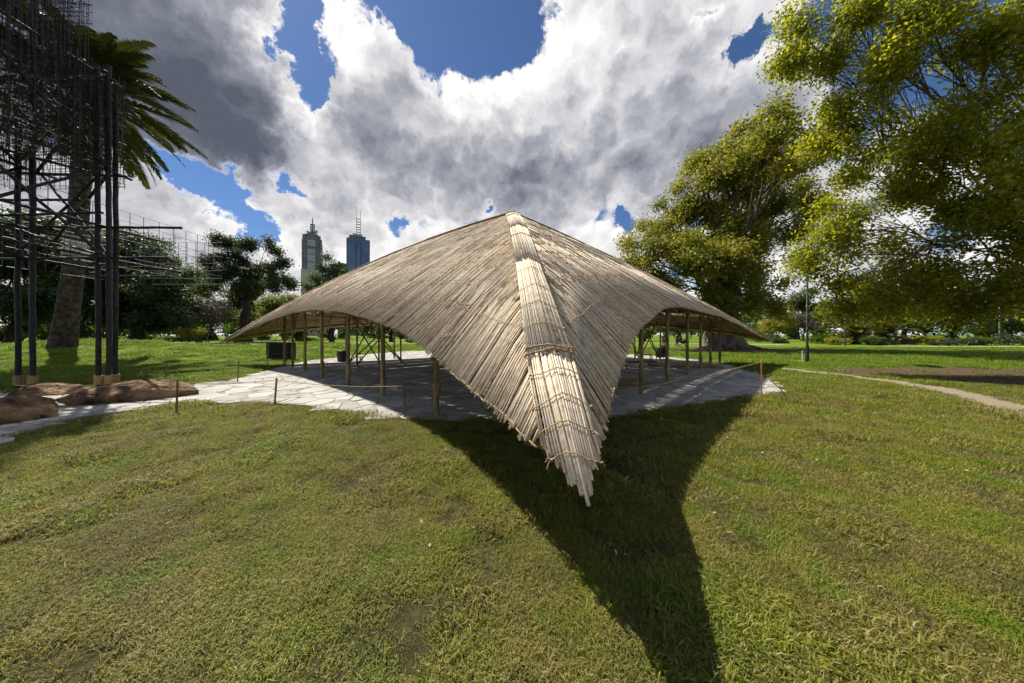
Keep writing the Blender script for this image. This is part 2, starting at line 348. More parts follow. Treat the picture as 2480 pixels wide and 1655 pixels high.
def build_lawn():
    X = axis(-34, 30, 0.25, -2500, 2500); Y = axis(-3, 46, 0.25, -400, 4000)
    gx, gy = np.meshgrid(X, Y); P = np.stack([gx.ravel(), gy.ravel()], 1)
    z = height(P[:, 0], P[:, 1])+0.012*vnoise(P, 1.1, 9)*(np.hypot(P[:, 0], P[:, 1]) < 60)
    inp = inside(PAVE, P); z = np.where(inp, -0.03, z)
    pale, mul = dirt_at(P)
    nx = len(X); ny = len(Y); i = np.arange(nx*ny).reshape(ny, nx)
    q = np.stack([i[:-1, :-1].ravel(), i[:-1, 1:].ravel(), i[1:, 1:].ravel(), i[1:, :-1].ravel()], 1)
    me = mesh_np('lawn', np.column_stack([P, z]), [q], {'pale': pale, 'mulch': mul, 'sward': np.clip((12-P[:, 1]+.25*np.minimum(P[:, 0]+8, 0))/6, 0, 1)}, smooth=True)
    m = bpy.data.materials.new('mown lawn'); m.use_nodes = True; t = m.node_tree; t.nodes.clear(); n = NT(t)
    pos = n.node('ShaderNodeNewGeometry').outputs['Position']
    a = n.smooth(n.noise(pos, 0.55, 5, .6), .3, .7); b = n.smooth(n.noise(pos, 7, 6, .65), .3, .72); c = n.smooth(n.noise(pos, 60, 3, .6), .3, .7)
    g = n.mix(b, (0.042, 0.082, 0.005), (0.15, 0.235, 0.010)); g = n.mix(n.m('MULTIPLY', a, .25), g, (0.20, 0.23, 0.03))
    g = n.mix(n.m('MULTIPLY', c, .45), g, (0.04, 0.065, 0.008))
    sw = n.node('ShaderNodeAttribute', attribute_name='sward').outputs['Fac']
    crumb = n.smooth(n.noise(pos, 170, 4, .7), .38, .66); soil = n.mix(crumb, n.mix(b, (0.020, 0.015, 0.009), (0.045, 0.034, 0.020)), n.mix(b, (0.085, 0.065, 0.032), (0.16, 0.13, 0.065)))
    g = n.mix(n.m('MULTIPLY', sw, .9), g, soil)   # soil and thatch between the modelled blades
    ap = n.node('ShaderNodeAttribute', attribute_name='pale').outputs['Fac']; am = n.node('ShaderNodeAttribute', attribute_name='mulch').outputs['Fac']
    mu = n.mix(n.noise(pos, 9, 6, .7), (0.035, 0.022, 0.013), (0.13, 0.085, 0.055))
    mf = n.smooth(n.m('ADD', am, n.m('MULTIPLY', n.m('SUBTRACT', n.noise(pos, 3, 6, .7), .5), 1.2)), .35, .65)
    g = n.mix(mf, g, mu)
    pa = n.mix(n.noise(pos, 14, 6, .7), (0.13, 0.098, 0.065), (0.38, 0.315, 0.23))
    pf = n.smooth(n.m('ADD', ap, n.m('MULTIPLY', n.m('SUBTRACT', n.noise(pos, 4, 7, .72), .5), 2.2)), .3, .8)
    g = n.mix(pf, g, pa)
    p = n.node('ShaderNodeBsdfPrincipled'); n.put(p.inputs['Base Color'], g); p.inputs['Roughness'].default_value = .95; p.inputs['Specular IOR Level'].default_value = .1
    bu = n.node('ShaderNodeBump'); bu.inputs['Strength'].default_value = .9; bu.inputs['Distance'].default_value = .05
    n.put(bu.inputs['Height'], n.m('ADD', n.noise(pos, 28, 9, .75), n.m('MULTIPLY', n.noise(pos, 3.5, 3, .5), .8))); t.links.new(bu.outputs[0], p.inputs['Normal'])
    o = n.node('ShaderNodeOutputMaterial'); t.links.new(p.outputs[0], o.inputs[0])
    struct(obj('lawn', me, m))
build_lawn()

# ------------------------------------------------------------------ crazy paving, stone by stone
def clip_half(poly, p, nrm):
    out = []; n = len(poly)
    for i in range(n):
        a = poly[i]; b = poly[(i+1) % n]
        da = (a[0]-p[0])*nrm[0]+(a[1]-p[1])*nrm[1]; db = (b[0]-p[0])*nrm[0]+(b[1]-p[1])*nrm[1]
        if da <= 0: out.append(a)
        if da*db < 0:
            t = da/(da-db); out.append((a[0]+t*(b[0]-a[0]), a[1]+t*(b[1]-a[1])))
    return out
def build_paving():
    rg = np.random.default_rng(21)
    base = MB(); n = len(PAVE)
    V = [(x, y, 0.020) for x, y in PAVE]+[(x, y, -0.06) for x, y in PAVE]
    base.add(V, [tuple(range(n))]+[(i, n+i, n+(i+1) % n, (i+1) % n) for i in range(n)])
    root = struct(base.build('paving', M_JOINT))
    lo = PAVE.min(0)-1; hi = PAVE.max(0)+1; pts = []; sp = 0.41; cell = {}
    for _ in range(70000):                                    # irregular dart throwing
        p = rg.uniform(lo, hi); 
        if p[0] < -22: continue
        r = sp*(0.62+0.5*rg.random()); k = (int(p[0]//1.0), int(p[1]//1.0)); ok = True
        for dx in (-1, 0, 1):
            for dy in (-1, 0, 1):
                for q in cell.get((k[0]+dx, k[1]+dy), ()):
                    if (q[0]-p[0])**2+(q[1]-p[1])**2 < r*r: ok = False
        if ok: cell.setdefault(k, []).append(p); pts.append(p)
    pts = np.array(pts); ins = inside(PAVE, pts); stones = []
    wgt = rg.uniform(-0.085, 0.085, len(pts))                  # uneven sizes
    for i in np.nonzero(ins)[0]:
        p = pts[i]; d2 = ((pts-p)**2).sum(1); nb = np.nonzero((d2 < 6.0) & (d2 > 0))[0]
        nb = nb[np.argsort(d2[nb])][:18]
        poly = [(p[0]-1.2, p[1]-1.2), (p[0]+1.2, p[1]-1.2), (p[0]+1.2, p[1]+1.2), (p[0]-1.2, p[1]+1.2)]
        for j in nb:
            d = pts[j]-p; L = math.sqrt(d2[j]); u = d/L
            poly = clip_half(poly, p+u*(L/2+wgt[i]-wgt[j]-0.006-0.012*rg.random()), u)
            if len(poly) < 3: break
        if len(poly) < 3: continue
        poly = [q for k, q in enumerate(poly) if math.dist(q, poly[k-1]) > 0.07]
        if len(poly) < 3: continue
        c = np.mean(poly, axis=0)
        if not inside(PAVE, np.array([c]))[0]: continue
        Z = max(c[1], 0.5); u = (c[0]/Z)*FPX
        A = 0.5*abs(sum(poly[k][0]*poly[k-1][1]-poly[k-1][0]*poly[k][1] for k in range(len(poly))))
        seen = A*FPX*FPX*HC/Z**3 if abs(u) < 1290 and Z > 1.2 else 0
        stones.append((seen, c, poly))
    stones.sort(key=lambda s: -s[0])
    rest = MB(); rvar = []
    for k, (seen, c, poly) in enumerate(stones):
        h = 0.024+0.009*rg.random(); tx, ty = rg.normal(0, .008, 2); n = len(poly); v = rg.random()
        o = np.array(poly)-c; r = np.linalg.norm(o, axis=1)[:, None]
        rnd = o*(1+0.03*rg.normal(size=(n, 1)))
        top = rnd*(1-np.minimum(.012/r, .3)); zt = h+top @ np.array([tx, ty])
        V = np.concatenate([np.column_stack([rnd, np.zeros(n)]), np.column_stack([rnd, zt-.007]), np.column_stack([top, zt])])
        F = [tuple(2*n+i for i in range(n))]+[(i, (i+1) % n, n+(i+1) % n, n+i) for i in range(n)]+[(n+i, n+(i+1) % n, 2*n+(i+1) % n, 2*n+i) for i in range(n)]
        if k < 300:
            b = MB().add(V, F); me = b.mesh('flagstone'); a = me.attributes.new('var', 'FLOAT', 'POINT'); a.data.foreach_set('value', np.full(len(V), v, dtype=np.float32))
            obj('flagstone', me, M_STONE, root, (c[0], c[1], 0.004))
        else:
            rest.add(V+np.array([c[0], c[1], 0.004]), F); rvar += [v]*len(V)
    me = rest.mesh('far_flagstones'); a = me.attributes.new('var', 'FLOAT', 'POINT'); a.data.foreach_set('value', np.array(rvar, dtype=np.float32))
    stuff(obj('far_flagstones', me, M_STONE, root))
build_paving()

# ------------------------------------------------------------------ the reed roofed pavilion
cT = np.array([0.345, 1.38]); cL = np.array([-14.15, 13.85]); cR = np.array([13.55, 14.75]); cF = np.array([-0.3, 27.8]); cC = np.array([0.02, 14.2])
ZPK = 7.58
CORN = {'T': (cT, 0.69, 0.30), 'L': (cL, 1.10, 0.62), 'R': (cR, 1.17, 0.22), 'F': (cF, 1.10, 0.3)}
PROF_L = ([0, .02, .042, .073, .142, .2, .27, .395, .52, .65, .785, .893, 1], [.70, .79, .86, .96, 1.285, 1.53, 1.775, 2.11, 2.30, 2.32, 2.12, 1.74, 1.10])
PROF_R = ([0, .055, .076, .1, .124, .158, .192, .238, .285, .315, .38, .5, .7, .835, .95, 1], [.67, .72, .87, 1.0, 1.15, 1.39, 1.58, 1.79, 2.02, 2.12, 2.24, 2.27, 2.24, 1.92, 1.38, 1.17])
PROF_B = ([0, .1, .25, .5, .75, .9, 1], [1.1, 1.55, 2.0, 2.28, 2.0, 1.55, 1.1])
class Face:
    def __init__(s, a, b, prof, bow=1.42):
        s.A, s.zA, s.bA = CORN[a]; s.B, s.zB, s.bB = CORN[b]; s.bow = bow
        s.S = np.linalg.norm(s.B-s.A); s.e = (s.B-s.A)/s.S; n = np.array([-s.e[1], s.e[0]])
        if n @ (cC-s.A) < 0: n = -n
        s.n = n; s.aC = (cC-s.A) @ s.e; s.dC = (cC-s.A) @ n
        ss = np.linspace(0, 1, 201); z = np.interp(ss, *prof); k = np.ones(7)/7
        zz = np.concatenate([np.full(3, z[0]), z, np.full(3, z[-1])]); z2 = np.convolve(zz, k, 'valid'); z2[0] = z[0]; z2[-1] = z[-1]
        s.ss, s.zz = ss, z2
    def dE(s, a): q = np.clip(a/s.S, 0, 1); return s.bow*(1-np.abs(2*q-1)**3)
    def dR(s, a): return np.where(a < s.aC, s.dC*a/s.aC, s.dC*(s.S-a)/(s.S-s.aC))
    def zE(s, a): return np.interp(a/s.S, s.ss, s.zz)
    def zR(s, a):
        tA = a/s.aC; tB = (s.S-a)/(s.S-s.aC)
        return np.where(a < s.aC, s.zA+(ZPK-s.zA)*tA+s.bA*4*tA*(1-tA), s.zB+(ZPK-s.zB)*tB+s.bB*4*tB*(1-tB))
    def pt(s, a, d, off=0.0):
        a = np.asarray(a, float); d = np.asarray(d, float)
        e = s.dE(a); r = s.dR(a); w = (d-e)/np.maximum(r-e, .05); w = np.clip(w, -0.6, 1.3)
        z = s.zE(a)+(s.zR(a)-s.zE(a))*w+0.10*np.clip(w*(1-w)*4, -.3, 1)*np.minimum(1, (r-e)/2)
        xy = s.A+a[..., None]*s.e+d[..., None]*s.n
        return np.concatenate([xy, (z+off)[..., None]], -1)
FACES = {'TL': Face('T', 'L', PROF_L), 'TR': Face('T', 'R', PROF_R), 'LF': Face('L', 'F', PROF_B), 'RF': Face('R', 'F', PROF_B)}
def ridge(c, t, off=0.0):
    A, zA, b = CORN[c]; t = np.asarray(t, float)
    xy = A+(cC-A)*t[..., None]; z = zA+(ZPK-zA)*t+b*4*t*(1-t)*(t > 0)
    return np.concatenate([xy, (z+off)[..., None]], -1)
def stick_arrays(P0, PM, P1, rad, sides=5):
    """many sticks at once: rings at the ends and the middle, plus end caps"""
    n = len(P0); T = P1-P0; T /= np.linalg.norm(T, axis=1)[:, None]
    u = np.cross(T, (0, 0, 1.0)); u /= np.linalg.norm(u, axis=1)[:, None]+1e-9; w = np.cross(u, T)
    ang = np.linspace(0, 2*math.pi, sides, endpoint=False)
    ring = np.cos(ang)[None, :, None]*u[:, None, :]+np.sin(ang)[None, :, None]*w[:, None, :]
    V = np.stack([P[:, None, :]+ring*(rad*f)[:, None, None] for P, f in ((P0, 1.0), (PM, 1.0), (P1, .88))], 1)   # n,3,sides,3
    j = np.arange(sides); k = (j+1) % sides
    q = np.concatenate([np.stack([r*sides+j, r*sides+k, (r+1)*sides+k, (r+1)*sides+j], 1) for r in (0, 1)])
    base = np.arange(n)*(3*sides)
    Q = (q[None]+base[:, None, None]).reshape(-1, 4)
    C = np.concatenate([(np.arange(sides)[::-1][None]+base[:, None]), (np.arange(sides)[None]+2*sides+base[:, None])])
    return V.reshape(-1, 3), Q, C
PAV = tag(empty('reed_pavilion', (0.02, 14.2, 0)), 'large open pavilion with a drooping thatched reed roof on bamboo posts', 'pavilion')
PAVL = np.array([0.02, 14.2, 0.0])
def pobj(name, me, m, parent=None):
    """a mesh written in world coordinates that becomes a part of the pavilion"""
    o = obj(name, me, m, PAV if parent is None else parent)
    if parent is None: o.matrix_parent_inverse = Matrix.Translation(-Vector(PAVL))
    return o
def emit_reeds(P0, PM, P1, rad, var, single_n, name='reed'):
    """the single_n sticks that show largest become objects; the rest is one part"""
    mid = (P0+P1)/2; Z = np.maximum(mid[:, 1], .4); px = mid[:, 0]/Z*FPX; pz = (HC-mid[:, 2])/Z*FPX
    size = rad*np.linalg.norm(P1-P0, axis=1)/Z**2*((np.abs(px) < 1200) & (np.abs(pz) < 760)); order = np.argsort(-size)
    for i in order[:single_n]:
        c = P0[i]; V, Q, C = stick_arrays(P0[i:i+1], PM[i:i+1], P1[i:i+1], rad[i:i+1], 7)
        pobj(name, mesh_np(name, V, [Q, C], {'var': np.full(len(V), var[i])}, True), M_REED)
    return order[single_n:]
def capw(s): return np.interp(s, [-.05, 0, .1, .2, .28, .5, 1.1, 3.6, 6, 9, 12.8], [.09, .10, .135, .152, .165, .178, .19, .188, .225, .28, .34])
def build_roof():
    rg = np.random.default_rng(5); A0, AM, A1, AR, AV = [], [], [], [], []
    for key, sp, course in (('TL', .0152, 1.45), ('TR', .0152, 1.45), ('LF', .05, 1.8), ('RF', .05, 1.8)):
        f = FACES[key]; ncourse = int(f.dC/course)+2
        for layer in range(2 if sp < .03 else 1):
            for c in range(ncourse):
                a = np.arange(.40 if key in ('TL', 'TR') else .05, f.S-.05, sp*(1 if layer == 0 else 1.9)); a = a+rg.uniform(-.5, .5, len(a))*sp
                L = rg.uniform(2.0, 3.2, len(a)); e = f.dE(a); r = f.dR(a)
                patch = np.floor(a/.45+rg.random()*3+c*1.7)           # bundles are laid a hand-width at a time
                st = np.modf(np.sin(patch*12.9898+c*78.2+layer*3.1)*43758.5)[0]
                d0 = e+(c-.35)*course+.22*st+rg.normal(0, .30, len(a)); d0 = np.maximum(d0, e-.01-.035*rg.random(len(a))**2)
                d1 = np.minimum(d0+L, r+rg.uniform(-.12, .05, len(a))); d1 = np.maximum(d1, d0)
                ok = d1-d0 > .07
                if sp < .03:                                       # narrow slots between bundles, where the mat below shows dark and light leaks through
                    slot = np.modf(np.sin(np.floor(a/.021)*91.7+np.floor(a/1.9)*17.3)*4375.8)[0]; ok &= np.abs(slot) < .905
                    if key == 'TR': ok &= ~((a > 2.5) & (a < 15) & (d0-e < 2.7) & (d1-e > 2.9) & (rg.random(len(a)) < .40))
                a, d0, d1, L = a[ok], d0[ok], d1[ok], L[ok]
                if not len(a): continue
                sk = rg.normal(0, .012, len(a))+.02*np.modf(np.sin(patch[ok]*7.1+layer)*311.7)[0]   # slight skew along the eave
                near = np.exp(-a/2.5) if key in ('TL', 'TR') else np.zeros(len(a))
                rad = rg.uniform(.005, .0090, len(a))*(1+.15*layer) if sp < .03 else rg.uniform(.012, .018, len(a))
                lift = .012+rg.uniform(0, .016, len(a))+.018*layer+.014*np.modf(np.sin(np.floor(a/.075)*3.17+c*1.9)*571.3)[0]
                a0 = np.clip(a+sk*(d1-d0)*.5, .02, f.S-.02); a1 = np.clip(a-sk*(d1-d0)*.5, .02, f.S-.02)
                p0 = f.pt(a0, d0-f.dE(a)+f.dE(a0), lift+.014); p1 = f.pt(a1, np.minimum(d1, f.dR(a1)), lift)
                pm = f.pt(a+rg.normal(0, .008, len(a)), (d0+d1)/2, lift+rg.uniform(0, .012, len(a)))
                bundle = np.modf(np.sin(patch[ok]*3.7+c*9.1+layer*5.3)*999.1)[0]+1.2*np.modf(np.sin(np.floor(a/.055)*5.31+c*2.7)*731.3)[0]
                A0.append(p0); AM.append(pm); A1.append(p1); AR.append(rad)
                AV.append(np.clip(np.where(rg.random(len(a)) < .13, .28, .68)+.09*bundle+rg.normal(0, .15, len(a)), 0, 1))  # varied reed tone; dark reeds and streaks also paint the shade in gaps
    # caps of sticks laid along the hips, course over course
    for key, r0, starts in (('T', .0086, (0, .98, 3.3, 6.6, 10.2)), ('L', .012, (0, 3, 6.5, 10)), ('R', .012, (0, 3, 6.5, 10)), ('F', .02, (0, 4, 9))):
        A, zA, b = CORN[key]; Lr = np.linalg.norm(cC-A); side = np.array([-(cC-A)[1], (cC-A)[0]])/Lr
        W = capw if key == 'T' else (lambda s: .17+.02*s)
        def pos(s, w, lift):
            p = ridge(key, s/Lr); ww = w*W(s); p[:, :2] += ww[:, None]*side
            p[:, 2] += .032-.30*np.abs(ww)+.02*(1-w*w)+lift; return p
        for ci, st in enumerate(starts):
            nx = starts[ci+1] if ci+1 < len(starts) else Lr
            for layer in range(2):
                wd = float(W(st+.6)); m = int(2*wd/(r0*1.9)); w = np.linspace(-1, 1, m)+rg.normal(0, .012, m)
                tipd = (-.05+.30*np.abs(w)**1.5+rg.uniform(-.04, .05, m)) if ci == 0 else rg.normal(0, .035, m)
                s0 = st+tipd+(.10 if layer == 0 and ci else 0)*rg.random(m); s1 = np.minimum(nx+rg.uniform(.15, .75, m), Lr+.10)
                lift = .012*layer+.010*(ci > 0)+rg.uniform(0, .009, m); wj = rg.normal(0, .025, m)
                w1 = np.clip(w+wj, -1.03, 1.03); p0 = pos(s0, w, lift+.008); p1 = pos(s1, w1, lift-.012*(ci+1 < len(starts))); pm = pos((s0+s1)/2, (w+w1)/2+rg.normal(0, .012, m), lift+rg.uniform(0, .004, m))
                A0.append(p0); AM.append(pm); A1.append(p1); AR.append(r0*rg.uniform(.75, 1.2, m)); AV.append(np.clip(np.where(rg.random(m) < .14, .32, .68)+rg.normal(0, .15, m), 0, 1))  # stick tone varies; some darkened to paint shaded gaps between sticks
    P0, PM, P1, R, Vv = (np.concatenate(q) for q in (A0, AM, A1, AR, AV))
    rest = emit_reeds(P0, PM, P1, R, Vv, 300)
    V, Q, C = stick_arrays(P0[rest], PM[rest], P1[rest], R[rest], 5)
    stuff(pobj('reed_thatch', mesh_np('reed_thatch', V, [Q, C], {'var': np.repeat(Vv[rest], 15)}, True), M_REED))
    # woven mats under the thatch, in courses with narrow gaps, and the bamboo grid that carries them
    for key, f in FACES.items():
        step = 1.02; k = 0
        while k*step < f.dC:
            off0 = k*step; off1 = min((k+1)*step-.13, f.dC+.5)
            if key == 'TR' and k == 2: off1 -= .42
            a = np.linspace(0.02, f.S-.02, 121); e = f.dE(a)+.03; r = f.dR(a)
            lo = np.minimum(e+off0, r); hi = np.minimum(e+off1, r)
            ok = hi-lo > .01
            if ok.sum() > 2:
                rows = [f.pt(a[ok], (lo+(hi-lo)*q)[ok], -.010-.028*top) for top in (0, 1) for q in (0, .5, 1)]
                n = ok.sum(); V = np.concatenate(rows); Q = []
                for g in (0, 3):
                    for rr in (0, 1):
                        i = np.arange(n-1)+(g+rr)*n; Q.append(np.stack([i, i+1, i+n+1, i+n], 1))
                for rr in (0, 2):
                    i = np.arange(n-1)+rr*n; Q.append(np.stack([i, i+1, i+3*n+1, i+3*n], 1))
                pobj('woven_mat', mesh_np('woven_mat', V, Q, None, True), M_MATTING)
            if k < 8:
                am = np.linspace(.15, f.S-.15, 60); dd = f.dE(am)+.16+k*step; good = dd < f.dR(am)-.05
                if good.sum() > 4:
                    pl = f.pt(am[good], dd[good], -.09 if k else -.06)
                    pobj('purlin', MB().tube(pl, .034, 7).mesh('purlin', True), M_LATH)
            k += 1
        for a in np.arange(1.2, f.S-1, 1.5):
            e = float(f.dE(np.array(a))); r = float(f.dR(np.array(a)))
            if r-e < .8: continue
            dd = np.linspace(e+.05, r-.08, 7); pl = f.pt(np.full(7, a), dd, -.16)
            pobj('rafter', MB().tube(pl, .036, 7).mesh('rafter', True), M_LATH)
    for key in CORN:
        pobj('hip_pole', MB().tube(ridge(key, np.linspace(.04, .99, 14), -.14), .045, 8).mesh('hip_pole', True), M_LATH)
def knot(mb, p, rg, s=1.0):
    mb.blob(p, (.016*s, .013*s, .011*s), int(rg.integers(1e6)), .25, 6, 4)
    for _ in range(2):
        q = p+np.array([rg.normal(0, .03), rg.normal(0, .03), rg.uniform(-.02, .035)])*s
        mb.tube([p, (p+q)/2+np.array([0, 0, .012*s]), q], [.0055*s, .005*s, .004*s], 5)
def build_lashings():
    rg = np.random.default_rng(33)
    for key in ('TL', 'TR'):
        f = FACES[key]
        for k, off in enumerate((-.022, .55, 1.1, 1.7, 2.35, 3.1, 4.0, 5.0)):
            amax = 6.5 if k else (1.9 if key == 'TL' else 1.7); a = np.arange(.1 if k else .38, amax, .06); d = f.dE(a)+off+.012*np.sin(a*2.1+k)+.005*np.sin(a*9+k*3)
            ok = d < f.dR(a)-(.06 if k else -1)
            if ok.sum() < 12: continue
            a, d = a[ok], d[ok]; lift = (.056 if k else .034)+.012*np.abs(np.sin(a*11+k))+rg.normal(0, .004, len(a))
            pl = f.pt(a, d, lift); mb = MB(); mb.tube(pl, .0045 if off > .1 else .006, 5)
            for i in range(2, len(a)-1):
                if rg.random() < (.05 if off > .1 else .2): knot(mb, pl[i], rg, .65+.4*rg.random())
            pobj('rope_lashing', mb.mesh('rope_lashing', True), M_ROPE)
        mb = MB()                                             # loose knots all over the slope
        for _ in range(1200):
            a = rg.uniform(2.4, f.S-.6); e = float(f.dE(np.array(a))); r = float(f.dR(np.array(a)))
            if r-e < .3: continue
            row = math.floor(rg.uniform(0, (r-e)/.42))*.42+.2; d = min(e+row+rg.normal(0, .03), r-.05)
            p = f.pt(np.array([a]), np.array([d]), .05)[0]; s = rg.uniform(.8, 1.7)
            mb.tube([p-np.array([*f.e, 0])*.022*s, p+np.array([0, 0, .012]), p+np.array([*f.e, 0])*.022*s+np.array([*f.n, 0])*rg.normal(0, .02)], .0055*s, 4)
        stuff(pobj('lashing_knots', mb.mesh('lashing_knots'), M_ROPE))
    A, zA, b = CORN['T']; Lr = np.linalg.norm(cC-A); side = np.array([-(cC-A)[1], (cC-A)[0]])/Lr
    for k, s in enumerate((.13, .30, .5, .74, .98, 1.03, 1.35, 1.75, 2.2, 2.8, 3.5, 5.2)):
        Wd = float(capw(s)); w = np.linspace(-1.12, 1.12, 27)
        ss = s+.018*np.sin(w*3+k)+.03*np.abs(w)*(1 if k % 2 else .4)
        p = ridge('T', ss/Lr); p[:, :2] += (w*Wd)[:, None]*side
        p[:, 2] += .032-.30*np.abs(w*Wd)+.02*(1-np.minimum(w*w, 1))+.050+.004*np.sin(w*22+k)
        p[0, 2] -= .03; p[-1, 2] -= .03
        thick = .0078 if s in (.98, 1.03, 5.2) else .0042; mb = MB(); mb.tube(p, thick, 6)
        for _ in range(1):
            i = int(rg.choice([1, 2, 24, 25, int(rg.integers(3, 24))])); knot(mb, p[i], rg, .8 if thick < .006 else 1.4)
        pobj('cap_lashing', mb.mesh('cap_lashing', True), M_ROPE)
def bamboo_post(x, y, h, r=.05, name='post', lean=(0, 0), base=0.0):
    mb = MB(); zs = [0]; rg = random.Random(x*13+y)
    pts, rad = [], []
    z = 0.0
    while z < h:
        stp = rg.uniform(.28, .42)
        for q, k in ((0, 1.0), (.02, 1.13), (.04, .98)):
            zz = min(z+q, h); pts.append((x+lean[0]*zz, y+lean[1]*zz, base+zz)); rad.append(r*k*(1-.08*zz/h))
        z += stp
    pts.append((x+lean[0]*h, y+lean[1]*h, base+h)); rad.append(r*.92)
    P = np.array(pts); keep = np.concatenate([[True], np.diff(P[:, 2]) > 1e-4]); mb.tube(P[keep], np.array(rad)[keep], 10)
    return mb
def roof_z(x, y):
    best = 0
    for f in FACES.values():
        p = np.array([x, y])-f.A; a = float(p @ f.e); d = float(p @ f.n)
        if 0 < a < f.S and -1 < d <= float(f.dR(np.array(a)))+.3: best = max(best, 0); z = float(f.pt(np.array([a]), np.array([d]))[0, 2]); return z
    return 2.3
POSTS = [(.2, 3.85), (-1.40, 5.27), (-3.13, 6.90), (-4.88, 8.47), (-6.75, 10.1), (-8.55, 11.75), (-10.1, 13.1), (-11.15, 13.95),
         (1.56, 5.35), (3.24, 7.13), (4.82, 8.84), (6.47, 10.5), (8.28, 12.5), (9.9, 14.2), (11.1, 15.2)]
POSTS += [(-11.15+1.86*i, 13.95+2.0*i) for i in range(1, 6)]+[(11.1-1.85*i, 15.2+1.80*i) for i in range(1, 6)]+[(-.2, 25.2)]
INNER = [(-8.1, 14.1), (-6.55, 14.0), (-6.1, 15.6), (-7.3, 13.4), (7.2, 16.1), (8.55, 16.4), (5.9, 15.6), (7.6, 17.6), (-3.2, 17.5), (3.0, 18.0), (-2.2, 11.0), (2.4, 11.6)]
def build_posts():
    for i, (x, y) in enumerate(POSTS+INNER):
        h = roof_z(x, y)-.10
        if i < len(POSTS): h = min(h, 2.75)
        r = .054 if i < len(POSTS) else .042
        p = pobj('post', bamboo_post(x, y, h, r).mesh('post', True), M_BAMBOO)
        mb = MB()
        for k in range(5): 
            ang = np.linspace(0, 2*math.pi, 13); zc = h-.16+.022*k
            mb.tube(np.column_stack([x+(r+.006)*np.cos(ang), y+(r+.006)*np.sin(ang), zc+.008*np.sin(ang+k)]), .010, 5, False)
        pobj('binding', mb.mesh('binding', True), M_ROPE)
        if i < len(POSTS):                                        # short sleeve lashed at knee height
            zc = .42+.1*math.sin(i*2.3)
            pobj('sleeve', MB().tube([(x+.012, y, zc-.13), (x+.012, y, zc-.1), (x+.012, y, zc+.1), (x+.012, y, zc+.13)], [r*1.05, r*1.28, r*1.25, r*1.05], 10).mesh('sleeve', True), M_BAMBOO)
    def brace(a, za, b, zb): pobj('brace', MB().tube([(a[0], a[1], za), ((a[0]+b[0])/2, (a[1]+b[1])/2, (za+zb)/2), (b[0], b[1], zb)], .03, 7).mesh('brace', True), M_LATH)
    for a, b in (((-8.1, 14.1), (-6.55, 14.0)), ((-7.3, 13.4), (-6.1, 15.6)), ((-8.1, 14.1), (-4.9, 13.0)), ((7.2, 16.1), (8.55, 16.4)), ((5.9, 15.6), (7.2, 16.1)), ((8.55, 16.4), (7.6, 17.6))):
        brace(a, .12, b, 2.6); brace((a[0]+.03, a[1]+.06), 2.6, (b[0]+.03, b[1]+.06), .12)
    # beam that runs over the posts on each side
    for seq in (POSTS[0:8], [POSTS[0]]+POSTS[8:15], [POSTS[7]]+POSTS[15:20]+[POSTS[25]], [POSTS[14]]+POSTS[20:25]+[POSTS[25]]):
        pl = [(x, y, min(roof_z(x, y)-.21, 2.62)) for x, y in seq]
        pobj('eave_beam', MB().tube(pl, .04, 8).mesh('eave_beam', True), M_BAMBOO)
if 'noroof' not in DEV:
    build_roof(); build_lashings()
build_posts()
